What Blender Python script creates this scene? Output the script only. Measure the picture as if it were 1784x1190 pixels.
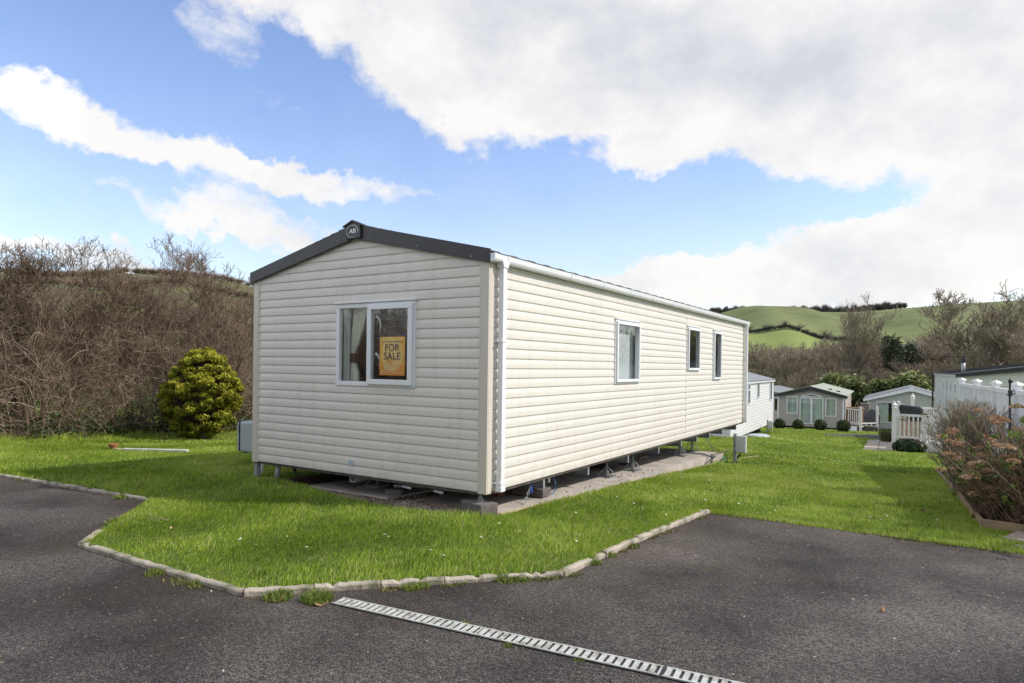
import bpy, bmesh, math, random
import numpy as np
from mathutils import Vector, Matrix, geometry
random.seed(7); rng = np.random.default_rng(11)
S = bpy.context.scene; COL = S.collection
for o in list(bpy.data.objects): bpy.data.objects.remove(o)
# ------------------------------------------------------------------ camera
CAM = np.array([3.765, -5.45, 1.297]); YAW = math.radians(-32.48); ROLL = math.radians(0.763)
FOC = 1141.0; CX, CY = 892.0, 636.4
FW = np.array([math.sin(YAW), math.cos(YAW), 0.0]); R0 = np.array([math.cos(YAW), -math.sin(YAW), 0.0]); U0 = np.array([0, 0, 1.0])
RT = math.cos(ROLL)*R0 + math.sin(ROLL)*U0; UP = -math.sin(ROLL)*R0 + math.cos(ROLL)*U0
cd = bpy.data.cameras.new("camera"); cam = bpy.data.objects.new("camera", cd); COL.objects.link(cam)
cd.sensor_width = 36; cd.lens = FOC/1784*36; cd.shift_y = (CY-595)/1784; cd.clip_start = 0.05; cd.clip_end = 6000
cam.matrix_world = Matrix(((RT[0], UP[0], -FW[0], CAM[0]), (RT[1], UP[1], -FW[1], CAM[1]), (RT[2], UP[2], -FW[2], CAM[2]), (0, 0, 0, 1)))
S.camera = cam
S.view_settings.view_transform = 'Standard'; S.view_settings.look = 'None'; S.view_settings.exposure = 0.80; S.view_settings.gamma = 1
S.render.engine = 'CYCLES'
S.cycles.max_bounces = 7; S.cycles.transparent_max_bounces = 12
def ray(px, py): return FW + (px-CX)/FOC*RT - (py-CY)/FOC*UP
def P(px, py, d): return CAM + d*ray(px, py)
def PX(px, py, x): r = ray(px, py); return CAM + r*((x-CAM[0])/r[0])
def PY(px, py, y): r = ray(px, py); return CAM + r*((y-CAM[1])/r[1])
def PZf(px, py, zf):
    r = ray(px, py); lo, hi = 1.0, 400.0
    for _ in range(60):
        m = (lo+hi)/2; p = CAM+m*r
        if p[2] > zf(p[0], p[1]): lo = m
        else: hi = m
    return CAM+lo*r
def T(x, y):
    x = np.asarray(x, float); y = np.asarray(y, float)
    yy = np.minimum(y, 110)
    return -0.16 - 0.06*0.5*(yy+np.sqrt(yy*yy+4)) - np.minimum(0.015*np.maximum(0, -x-2), 0.16)
def G(px, py): return PZf(px, py, lambda x, y: float(T(x, y)))
# ------------------------------------------------------------------ light
SUN_EL = math.radians(40); SAZ = math.atan2(0.88, 0.475)      # clockwise from +Y
sv = Vector((math.sin(SAZ)*math.cos(SUN_EL), math.cos(SAZ)*math.cos(SUN_EL), math.sin(SUN_EL)))
sl = bpy.data.lights.new("sun", 'SUN'); sun = bpy.data.objects.new("sun", sl); COL.objects.link(sun)
sl.energy = 2.3; sl.angle = math.radians(0.6); sl.color = (1.0, 0.955, 0.88); sun.location = (30, 20, 40)
sun.rotation_euler = sv.to_track_quat('Z', 'Y').to_euler()
SKY_STR = 0.135; CLOUD = 0.565
W_ = bpy.data.worlds.new("World"); S.world = W_; W_.use_nodes = True
def build_world():
    nt = W_.node_tree; nt.nodes.clear(); N = nt.nodes.new; L = nt.links.new
    def mt(op, a, b=None, c=None, clamp=False):
        n = N('ShaderNodeMath'); n.operation = op; n.use_clamp = clamp
        for i, v in enumerate((a, b, c)):
            if v is None: continue
            if isinstance(v, (int, float)): n.inputs[i].default_value = v
            else: L(v, n.inputs[i])
        return n.outputs[0]
    out = N('ShaderNodeOutputWorld')
    sky = N('ShaderNodeTexSky'); sky.sky_type = 'NISHITA'; sky.sun_disc = False
    sky.sun_elevation = SUN_EL; sky.sun_rotation = SAZ; sky.altitude = 50; sky.air_density = 1.0; sky.dust_density = 0.6; sky.ozone_density = 1.4
    tc = N('ShaderNodeTexCoord')
    mp = N('ShaderNodeMapping'); mp.vector_type = 'POINT'; mp.inputs['Rotation'].default_value = (0, 0, YAW); L(tc.outputs['Generated'], mp.inputs[0])
    wn = N('ShaderNodeTexNoise'); wn.inputs['Scale'].default_value = 8.0; wn.inputs['Detail'].default_value = 5; wn.inputs['Roughness'].default_value = .6; L(mp.outputs[0], wn.inputs['Vector'])
    sw = N('ShaderNodeSeparateColor'); L(wn.outputs['Color'], sw.inputs[0])
    sp = N('ShaderNodeSeparateXYZ'); L(mp.outputs[0], sp.inputs[0])
    az = mt('ARCTAN2', sp.outputs[0], sp.outputs[1]); el = mt('ARCSINE', sp.outputs[2])
    az = mt('ADD', az, mt('MULTIPLY', mt('SUBTRACT', sw.outputs[0], .5), .22)); el = mt('ADD', el, mt('MULTIPLY', mt('SUBTRACT', sw.outputs[1], .5), .16))
    def ae(px, py):
        a = math.atan2(px-CX, FOC); py = py-(px-CX)*math.tan(ROLL); return a, math.atan((CY-py)*math.cos(a)/FOC)
    def blob(px, py, w, h, deg, amp):
        a, e = ae(px, py); k = math.cos(a)
        w = w/FOC*k*k; h = h/FOC*k; t = math.radians(deg); c, s = math.cos(t), math.sin(t)
        da = mt('SUBTRACT', az, a); de = mt('SUBTRACT', el, e)
        q1 = mt('MULTIPLY_ADD', da, c/w, mt('MULTIPLY', de, s/w)); q2 = mt('MULTIPLY_ADD', da, -s/h, mt('MULTIPLY', de, c/h))
        q = mt('ADD', mt('MULTIPLY', q1, q1), mt('MULTIPLY', q2, q2))
        q = mt('MULTIPLY', q, q)
        return mt('MULTIPLY', mt('EXPONENT', mt('MULTIPLY', q, -1)), amp)
    f = None
    for b in BLOBS:
        v = blob(*b); f = v if f is None else mt('ADD', f, v)
    # clouds elsewhere in the sky, behind and overhead
    mr = N('ShaderNodeTexNoise'); mr.inputs['Scale'].default_value = 2.2; mr.inputs['Detail'].default_value = 3; L(mp.outputs[0], mr.inputs['Vector'])
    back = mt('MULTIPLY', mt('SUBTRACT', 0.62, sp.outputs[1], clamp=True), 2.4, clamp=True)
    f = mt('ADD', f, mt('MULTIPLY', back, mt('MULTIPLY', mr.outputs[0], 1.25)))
    nv = N('ShaderNodeMapping'); nv.inputs['Scale'].default_value = (1, 1, 1.5); L(mp.outputs[0], nv.inputs[0])
    n1 = N('ShaderNodeTexNoise'); n1.inputs['Scale'].default_value = 7.0; n1.inputs['Detail'].default_value = 12; n1.inputs['Roughness'].default_value = .71; L(nv.outputs[0], n1.inputs['Vector'])
    f2 = mt('ADD', f, mt('MULTIPLY', mt('SUBTRACT', n1.outputs[0], .5), 2.15))
    r = N('ShaderNodeMapRange'); r.interpolation_type = 'SMOOTHSTEP'; r.inputs[1].default_value = .10; r.inputs[2].default_value = 1.02; L(f2, r.inputs[0])
    n2 = N('ShaderNodeTexNoise'); n2.inputs['Scale'].default_value = 5.5; n2.inputs['Detail'].default_value = 10; n2.inputs['Roughness'].default_value = .62; L(nv.outputs[0], n2.inputs['Vector'])
    gs = mt('ADD', mt('MULTIPLY', mt('SUBTRACT', n2.outputs[0], .5), 2.1), .35)
    for b in GREYS: gs = mt('ADD', gs, blob(*b))
    cr = N('ShaderNodeValToRGB'); e = cr.color_ramp.elements
    e[0].position = .25; e[0].color = (1.02*CLOUD, 1.0*CLOUD, .975*CLOUD, 1); e[1].position = 1.0; e[1].color = (.39, .405, .435, 1)
    L(gs, cr.inputs[0])
    b1 = N('ShaderNodeBackground'); b1.inputs[1].default_value = SKY_STR
    hs = N('ShaderNodeHueSaturation'); hs.inputs['Saturation'].default_value = 1.14; hs.inputs['Hue'].default_value = .511; L(sky.outputs[0], hs.inputs['Color']); L(hs.outputs[0], b1.inputs[0])
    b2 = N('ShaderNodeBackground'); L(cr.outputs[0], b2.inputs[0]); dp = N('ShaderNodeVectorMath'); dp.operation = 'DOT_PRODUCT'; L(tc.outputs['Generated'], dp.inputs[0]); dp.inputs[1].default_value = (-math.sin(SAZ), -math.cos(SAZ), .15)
    fb = N('ShaderNodeMapRange'); fb.inputs[1].default_value = .62; fb.inputs[2].default_value = .95; fb.inputs[3].default_value = 1.0; fb.inputs[4].default_value = 2.1; L(dp.outputs['Value'], fb.inputs[0]); L(fb.outputs[0], b2.inputs[1])   # extra brightness added to clouds opposite the sun, filling the shaded front wall
    mx = N('ShaderNodeMixShader'); veil = mt('MULTIPLY_ADD', mt('POWER', mt('SUBTRACT', 1.0, mt('MAXIMUM', sp.outputs[2], 0.0)), 5.0), .62, .03)
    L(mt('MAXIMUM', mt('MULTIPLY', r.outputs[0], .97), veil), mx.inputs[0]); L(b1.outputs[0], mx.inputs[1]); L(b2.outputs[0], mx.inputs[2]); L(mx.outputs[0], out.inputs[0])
# px, py, half width, half height, tilt (deg, up to the right), weight
BLOBS = [(620, 20, 330, 75, -10, 1), (1000, 60, 330, 130, 0, 1), (900, 165, 210, 80, -4, 1.25), (1400, 60, 460, 190, 0, 1.1), (1750, 150, 300, 230, 0, 1),
         (1040, 110, 90, 100, 0, .6), (1390, 235, 180, 60, -8, .8), (1100, 298, 120, 34, 4, .95), (330, 20, 100, 50, -40, .3),
         (110, 205, 190, 42, -12, .85), (330, 262, 200, 48, -11, 1.0), (560, 312, 200, 28, -6, .95), (740, 330, 55, 18, -4, .6),
         (400, 372, 210, 34, -3, .8), (560, 420, 330, 20, -5, .45), (150, 450, 230, 30, -10, .95), (-250, 300, 200, 90, 0, .8),
         (1640, 420, 290, 95, 6, 1.1), (1380, 460, 260, 60, 12, .95), (1130, 492, 170, 28, 10, .8), (2050, 350, 250, 250, 0, 1.0), (900, 530, 400, 25, 0, .5), (1330, 530, 300, 30, 0, .9), (1400, 500, 500, 40, 0, .8),
         (1330, 372, 150, 26, 10, -.75), (1085, 75, 26, 45, 20, -.5), (1010, 190, 40, 26, 30, -.35), (1180, 240, 120, 50, 0, .5), (880, 350, 200, 60, 0, -.5), (1680, 330, 130, 14, 4, -.3)]
GREYS = [(1380, 60, 380, 110, 0, .42), (1650, 215, 240, 40, 0, .2), (900, 20, 300, 50, 0, .3), (300, 300, 200, 18, -10, .1)]
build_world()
W_.cycles.sampling_method = 'MANUAL'; W_.cycles.sample_map_resolution = 1024
# ------------------------------------------------------------------ materials
def lin(h):
    if not isinstance(h, str): return tuple(h)+(1,) if len(h) == 3 else h
    v = [int(h[i:i+2], 16)/255 for i in (0, 2, 4)]
    return tuple((c/12.92 if c <= .04045 else ((c+.055)/1.055)**2.4) for c in v)+(1,)
MATS = {}
def mat(name, c1, c2=None, rough=.6, scale=8, bump=0, bscale=60, metal=0, spec=.5, detail=4, coords='Object', lo=.35, hi=.65, extra=None, trans=0, stretch=None):
    if name in MATS: return MATS[name]
    m = bpy.data.materials.new(name); m.use_nodes = True; nt = m.node_tree; b = nt.nodes['Principled BSDF']; N = nt.nodes.new; L = nt.links.new
    b.inputs['Roughness'].default_value = rough; b.inputs['Metallic'].default_value = metal; b.inputs['Specular IOR Level'].default_value = spec
    tc = N('ShaderNodeTexCoord'); vec = tc.outputs[coords]
    if stretch: mp = N('ShaderNodeMapping'); mp.inputs['Scale'].default_value = stretch; L(vec, mp.inputs[0]); vec = mp.outputs[0]
    c1 = lin(c1); c2 = lin(c2) if c2 else tuple(x*.88 for x in c1[:3])+(1,)
    n = N('ShaderNodeTexNoise'); n.inputs['Scale'].default_value = scale; n.inputs['Detail'].default_value = detail; L(vec, n.inputs['Vector'])
    r = N('ShaderNodeValToRGB'); e = r.color_ramp.elements; e[0].position = lo; e[0].color = c1; e[1].position = hi; e[1].color = c2
    L(n.outputs[0], r.inputs[0]); col = r.outputs[0]
    if bump:
        n2 = N('ShaderNodeTexNoise'); n2.inputs['Scale'].default_value = bscale; n2.inputs['Detail'].default_value = 3; L(vec, n2.inputs['Vector'])
        bp = N('ShaderNodeBump'); bp.inputs['Strength'].default_value = bump; bp.inputs['Distance'].default_value = .01; L(n2.outputs[0], bp.inputs['Height']); L(bp.outputs[0], b.inputs['Normal'])
    if extra: col = extra(nt, col, vec, b)
    L(col, b.inputs['Base Color']); MATS[name] = m; return m
def mixc(nt, fac, a, b, kind='MIX'):
    m = nt.nodes.new('ShaderNodeMix'); m.data_type = 'RGBA'; m.blend_type = kind
    if isinstance(fac, (int, float)): m.inputs[0].default_value = fac
    else: nt.links.new(fac, m.inputs[0])
    for i, v in ((6, a), (7, b)):
        if isinstance(v, tuple): m.inputs[i].default_value = v
        else: nt.links.new(v, m.inputs[i])
    return m.outputs[2]
def ramp(nt, src, p0, p1, c0=(0, 0, 0, 1), c1=(1, 1, 1, 1)):
    r = nt.nodes.new('ShaderNodeValToRGB'); e = r.color_ramp.elements; e[0].position = p0; e[0].color = c0; e[1].position = p1; e[1].color = c1
    nt.links.new(src, r.inputs[0]); return r.outputs[0]
def noise(nt, vec, sc, det=4, rough=.5):
    n = nt.nodes.new('ShaderNodeTexNoise'); n.inputs['Scale'].default_value = sc; n.inputs['Detail'].default_value = det; n.inputs['Roughness'].default_value = rough
    nt.links.new(vec, n.inputs['Vector']); return n.outputs[0]
def attr_mat(name, stops, rough=.6, spec=.3, trans=0.0, scale=1.2, amt=.35):
    """colour picked by a per-leaf 'rnd' attribute"""
    m = bpy.data.materials.new(name); m.use_nodes = True; nt = m.node_tree; b = nt.nodes['Principled BSDF']; N = nt.nodes.new; L = nt.links.new
    a = N('ShaderNodeAttribute'); a.attribute_name = 'rnd'
    r = N('ShaderNodeValToRGB'); e = r.color_ramp.elements
    while len(e) < len(stops): e.new(.5)
    for i, (p, c) in enumerate(stops): e[i].position = p; e[i].color = lin(c)
    if amt:
        g = N('ShaderNodeNewGeometry'); n = noise(nt, g.outputs['Position'], scale, 3)
        mm = N('ShaderNodeMath'); mm.operation = 'MULTIPLY_ADD'; L(n, mm.inputs[0]); mm.inputs[1].default_value = amt*2; mm.inputs[2].default_value = -amt
        m2 = N('ShaderNodeMath'); m2.operation = 'ADD'; L(a.outputs['Fac'], m2.inputs[0]); L(mm.outputs[0], m2.inputs[1]); L(m2.outputs[0], r.inputs[0])
    else: L(a.outputs['Fac'], r.inputs[0])
    L(r.outputs[0], b.inputs['Base Color']); b.inputs['Roughness'].default_value = rough; b.inputs['Specular IOR Level'].default_value = spec
    if trans:
        t = N('ShaderNodeBsdfTranslucent'); L(r.outputs[0], t.inputs[0]); mx = N('ShaderNodeMixShader'); mx.inputs[0].default_value = trans
        L(b.outputs[0], mx.inputs[1]); L(t.outputs[0], mx.inputs[2]); L(mx.outputs[0], nt.nodes['Material Output'].inputs[0])
    MATS[name] = m; return m
def glass(name='glass', tint=(.93, .95, .94, 1), base=.115):
    m = bpy.data.materials.new(name); m.use_nodes = True; nt = m.node_tree; nt.nodes.clear(); N = nt.nodes.new; L = nt.links.new
    o = N('ShaderNodeOutputMaterial'); t = N('ShaderNodeBsdfTransparent'); t.inputs[0].default_value = tint
    g = N('ShaderNodeBsdfGlossy'); g.inputs['Roughness'].default_value = .01; g.inputs[0].default_value = (1, 1, 1, 1)
    ge = N('ShaderNodeNewGeometry'); dt = N('ShaderNodeVectorMath'); dt.operation = 'DOT_PRODUCT'; L(ge.outputs['Normal'], dt.inputs[0]); L(ge.outputs['Incoming'], dt.inputs[1])
    def mm(op, a, b):
        n = N('ShaderNodeMath'); n.operation = op
        for i, v in enumerate((a, b)):
            if isinstance(v, (int, float)): n.inputs[i].default_value = v
            elif v is not None: L(v, n.inputs[i])
        return n
    c = mm('ABSOLUTE', dt.outputs['Value'], None); c = mm('SUBTRACT', 1.0, c.outputs[0]); c = mm('POWER', c.outputs[0], 5.0); c = mm('MULTIPLY', c.outputs[0], 1-base); ad = mm('ADD', c.outputs[0], base)
    mx = N('ShaderNodeMixShader'); L(ad.outputs[0], mx.inputs[0]); L(t.outputs[0], mx.inputs[1]); L(g.outputs[0], mx.inputs[2]); L(mx.outputs[0], o.inputs[0]); MATS[name] = m; return m
def dirt(nt, col, vec, b):
    # faint grime running down the boards and a few smears
    mp = nt.nodes.new('ShaderNodeMapping'); mp.inputs['Scale'].default_value = (5, 5, .5); nt.links.new(vec, mp.inputs[0])
    f = ramp(nt, noise(nt, mp.outputs[0], 1.6, 6, .65), .50, .80)
    c = mixc(nt, f, col, (.46, .43, .36, 1)); m = c.node; 
    mm = nt.nodes.new('ShaderNodeMath'); mm.operation = 'MULTIPLY'; nt.links.new(f, mm.inputs[0]); mm.inputs[1].default_value = .34; nt.links.new(mm.outputs[0], m.inputs[0])
    sz = nt.nodes.new('ShaderNodeSeparateXYZ'); nt.links.new(vec, sz.inputs[0]); lo = ramp(nt, sz.outputs[2], .0, .35, (1, 1, 1, 1), (0, 0, 0, 1)); n3 = ramp(nt, noise(nt, vec, 7, 6, .7), .42, .68)
    m4 = nt.nodes.new('ShaderNodeMath'); m4.operation = 'MULTIPLY'; nt.links.new(lo, m4.inputs[0]); nt.links.new(n3, m4.inputs[1]); m5 = nt.nodes.new('ShaderNodeMath'); m5.operation = 'MULTIPLY'; nt.links.new(m4.outputs[0], m5.inputs[0]); m5.inputs[1].default_value = .30
    return mixc(nt, m5.outputs[0], c, (.33, .31, .21, 1))
M_side = mat('cream_vinyl', (.675, .63, .565), (.70, .655, .59), rough=.42, scale=1.5, spec=.4, extra=dirt)
M_trim = mat('cream_trim', (.60, .545, .465), (.62, .565, .48), rough=.4)
M_white = mat('white_upvc', (.80, .81, .82), (.77, .78, .79), rough=.3, scale=3)
M_anth = mat('anthracite', (.022, .022, .024), (.03, .03, .032), rough=.45, bump=.15, bscale=200)
M_tile = mat('roof_tile', (.055, .053, .05), (.16, .155, .13), rough=.85, scale=6, bump=.4, bscale=90)
M_galv = mat('galvanised', (.42, .43, .44), (.30, .31, .32), rough=.5, metal=.6, scale=12)
M_galvpaint = mat('galvanised_dull', (.34, .36, .36), (.24, .25, .25), rough=.6, metal=.2, scale=9)
M_rust = mat('rusty_steel', (.13, .10, .085), (.06, .05, .045), rough=.8, scale=10)
M_black = mat('black_plastic', (.015, .015, .016), (.02, .02, .02), rough=.45)
M_rubber = mat('rubber', (.03, .03, .03), (.05, .045, .04), rough=.85)
M_grey = mat('grey_plastic', (.38, .43, .44), (.42, .47, .48), rough=.5, scale=3)
M_glass = glass()
M_curt = mat('curtain_cloth', (.84, .84, .74), (.78, .78, .68), rough=.9, scale=30)
M_net = mat('net_curtain', (.66, .70, .72), (.52, .56, .58), rough=.95, scale=14)
M_brownc = mat('brown_cloth', (.10, .05, .035), (.07, .035, .03), rough=.95)
M_inner = mat('inner_lining', (.07, .055, .045), (.05, .04, .035), rough=.9)
M_floor = mat('inner_floor', (.09, .07, .05), (.12, .09, .07), rough=.9)
M_conc = mat('concrete', (.50, .445, .375), (.36, .32, .27), rough=.9, scale=3, bump=.4, bscale=80, detail=8)
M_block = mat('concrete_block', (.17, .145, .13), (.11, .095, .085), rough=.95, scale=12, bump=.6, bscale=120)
M_timber = mat('pale_timber', (.44, .34, .19), (.34, .27, .16), rough=.85, scale=3, stretch=(14, 1, 14), bump=.3)
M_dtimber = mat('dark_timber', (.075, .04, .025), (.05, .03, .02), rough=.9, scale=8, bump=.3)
M_oldtimber = mat('weathered_timber', (.34, .25, .15), (.22, .16, .10), rough=.9, scale=7, bump=.4)
M_blue = mat('blue_hose', (.07, .17, .38), (.06, .15, .33), rough=.45)
M_green = mat('green_connector', (.05, .30, .18), (.05, .28, .16), rough=.5)
M_kerb = mat('kerb_concrete', (.42, .365, .29), (.15, .14, .085), rough=.95, scale=9, bump=.7, bscale=70, detail=7, lo=.42, hi=.75)
M_slab = mat('buff_slab', (.48, .39, .29), (.36, .30, .23), rough=.9, scale=5, bump=.4)
M_soil = mat('soil', (.055, .038, .026), (.03, .022, .016), rough=1, scale=14, bump=1, bscale=60)
def asph(nt, col, vec, b):
    N = nt.nodes.new; L = nt.links.new
    v = N('ShaderNodeTexVoronoi'); v.inputs['Scale'].default_value = 115; L(vec, v.inputs['Vector'])
    sep = N('ShaderNodeSeparateColor'); L(v.outputs['Color'], sep.inputs[0])
    c = mixc(nt, ramp(nt, sep.outputs[0], .25, .95), mixc(nt, 1.0, col, (.42, .41, .42, 1), 'MULTIPLY'), mixc(nt, 1.0, col, (1.75, 1.72, 1.7, 1), 'MULTIPLY'))
    v2 = N('ShaderNodeTexVoronoi'); v2.inputs['Scale'].default_value = 120; L(vec, v2.inputs['Vector']); s2 = N('ShaderNodeSeparateColor'); L(v2.outputs['Color'], s2.inputs[0])
    c = mixc(nt, ramp(nt, s2.outputs[1], .985, .992), c, (.24, .22, .20, 1))
    # moss in the joints beside the lawn and thin pale dust
    m1 = ramp(nt, noise(nt, vec, .55, 5, .6), .56, .66); m2 = ramp(nt, noise(nt, vec, 9, 4, .6), .50, .62)
    mm = N('ShaderNodeMath'); mm.operation = 'MULTIPLY'; L(m1, mm.inputs[0]); L(m2, mm.inputs[1]); m3 = N('ShaderNodeMath'); m3.operation = 'MULTIPLY'; L(mm.outputs[0], m3.inputs[0]); m3.inputs[1].default_value = .55
    c = mixc(nt, m3.outputs[0], c, (.085, .07, .022, 1))
    ea = N('ShaderNodeAttribute'); ea.attribute_name = 'edge'; em = N('ShaderNodeMath'); em.operation = 'MULTIPLY'; L(ea.outputs['Fac'], em.inputs[0]); L(ramp(nt, noise(nt, vec, 2.6, 7, .7), .36, .62), em.inputs[1])
    c = mixc(nt, em.outputs[0], c, mixc(nt, .6, c, (.075, .052, .022, 1)))
    bp = N('ShaderNodeBump'); bp.inputs['Strength'].default_value = 1.0; bp.inputs['Distance'].default_value = .010; L(v.outputs['Distance'], bp.inputs['Height']); bp.invert = True; L(bp.outputs[0], b.inputs['Normal'])
    return c
M_asph = mat('asphalt', (.034, .029, .026), (.175, .153, .133), rough=.85, scale=.75, detail=9, lo=.38, hi=.74, extra=asph, spec=.35)
M_lawnbase = mat('turf', (.055, .085, .015), (.09, .12, .025), rough=.95, scale=2.5, bump=.6, bscale=50, spec=.1)
def meadow(nt, col, vec, b):
    return mixc(nt, ramp(nt, noise(nt, vec, .012, 6, .6), .45, .6), col, (.10, .15, .035, 1))
M_ground = mat('pasture', (.085, .17, .022), (.10, .19, .03), rough=1, scale=.05, spec=.1, extra=meadow)
M_hill = mat('hill_pasture', (.175, .20, .085), (.20, .225, .10), rough=1, scale=.03, spec=.05, detail=8, extra=lambda nt, c, v, b: mixc(nt, ramp(nt, noise(nt, v, .02, 10, .75), .46, .66), c, (.13, .15, .065, 1)))
M_hill2 = mat('hill_pasture_bright', (.235, .28, .09), (.21, .255, .085), rough=1, scale=.05, spec=.05)
M_hill3 = mat('hill_scrub', (.13, .14, .055), (.12, .10, .065), rough=1, scale=.05, spec=.05, detail=8, lo=.45, hi=.55)
def gravel_x(nt, col, vec, b):
    N = nt.nodes.new; L = nt.links.new
    v = N('ShaderNodeTexVoronoi'); v.inputs['Scale'].default_value = 34; L(vec, v.inputs['Vector'])
    sep = N('ShaderNodeSeparateColor'); L(v.outputs['Color'], sep.inputs[0])
    bp = N('ShaderNodeBump'); bp.inputs['Strength'].default_value = 1; bp.inputs['Distance'].default_value = .02; bp.invert = True; L(v.outputs['Distance'], bp.inputs['Height']); L(bp.outputs[0], b.inputs['Normal'])
    return ramp(nt, sep.outputs[0], .1, .95, (.07, .05, .04, 1), (.42, .34, .25, 1))
M_gravbed = mat('gravel_bed', (.2, .16, .12), rough=.9, extra=gravel_x)
M_bark = mat('bark', (.10, .08, .06), (.17, .145, .115), rough=.95, scale=6)
M_twig = attr_mat('twig_bark', [(0, (.13, .09, .062)), (.5, (.30, .215, .15)), (1, (.60, .48, .36))], rough=.85, amt=.25, scale=.8)
M_twig2 = attr_mat('tree_bark', [(0, (.16, .13, .09)), (.6, (.28, .23, .165)), (1, (.42, .36, .27))], rough=.9, amt=.2, scale=.3)
M_brtwig = attr_mat('far_twig', [(0, (.17, .125, .09)), (1, (.30, .235, .175))], rough=.95, amt=.3, scale=.05)
M_dktwig = attr_mat('skyline_twig', [(0, (.085, .08, .075)), (1, (.15, .14, .125))], rough=.95, amt=0)
M_grass = attr_mat('grass_blade', [(0, (.09, .155, .014)), (.35, (.26, .39, .028)), (.7, (.40, .49, .062)), (1, (.64, .57, .28))], rough=.5, spec=.3, trans=.35, scale=1.1, amt=.28)
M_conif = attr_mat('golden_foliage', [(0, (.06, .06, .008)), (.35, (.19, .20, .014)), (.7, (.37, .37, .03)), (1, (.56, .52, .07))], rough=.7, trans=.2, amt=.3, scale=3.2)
M_box = attr_mat('box_foliage', [(0, (.018, .03, .008)), (.7, (.045, .065, .015)), (1, (.08, .11, .03))], rough=.6, amt=.1)
M_laurel = attr_mat('laurel_foliage', [(0, (.03, .045, .015)), (.45, (.12, .145, .04)), (1, (.33, .36, .14))], rough=.4, trans=.15, amt=.4, scale=.5)
M_ivy = attr_mat('ivy_foliage', [(0, (.015, .03, .012)), (.7, (.04, .075, .025)), (1, (.10, .15, .05))], rough=.4, trans=.1, amt=.1)
M_pine = attr_mat('pine_foliage', [(0, (.04, .055, .03)), (1, (.13, .145, .08))], rough=.8, amt=.1)
M_weed = attr_mat('weed_foliage', [(0, (.06, .11, .02)), (.6, (.20, .26, .04)), (1, (.40, .38, .12))], rough=.6, trans=.3, amt=.2)
M_hydh = attr_mat('dried_flower', [(0, (.28, .15, .085)), (.5, (.52, .33, .19)), (1, (.70, .52, .34))], rough=.95, amt=.15, scale=5)
M_hydl = attr_mat('new_leaf', [(0, (.06, .10, .02)), (1, (.22, .30, .06))], rough=.5, trans=.3, amt=0)
M_stone = attr_mat('pebble', [(0, (.07, .05, .04)), (.5, (.22, .165, .12)), (1, (.46, .38, .28))], rough=.85, amt=0)
# ------------------------------------------------------------------ object helpers
def tag(o, label=None, cat=None, group=None, kind=None):
    if label: o['label'] = label
    if cat: o['category'] = cat
    if group: o['group'] = group
    if kind: o['kind'] = kind
    return o
def empty(name, loc=(0, 0, 0), rz=0, label=None, cat=None, group=None):
    o = bpy.data.objects.new(name, None); o.empty_display_size = .2; COL.objects.link(o); o.location = tuple(float(v) for v in loc); o.rotation_euler = (0, 0, rz)
    return tag(o, label, cat, group)
def link(name, me, m=None, parent=None):
    o = bpy.data.objects.new(name, me); COL.objects.link(o)
    if m is not None and not me.materials:
        for mm in (m if isinstance(m, (list, tuple)) else [m]): me.materials.append(mm)
    if parent is not None: o.parent = parent
    return o
def kids(o): return [c for c in bpy.data.objects if c.parent is o]
def copy_tree(o, parent=None):
    c = o.copy(); COL.objects.link(c); c.parent = parent
    for ch in kids(o): copy_tree(ch, c)
    return c
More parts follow.
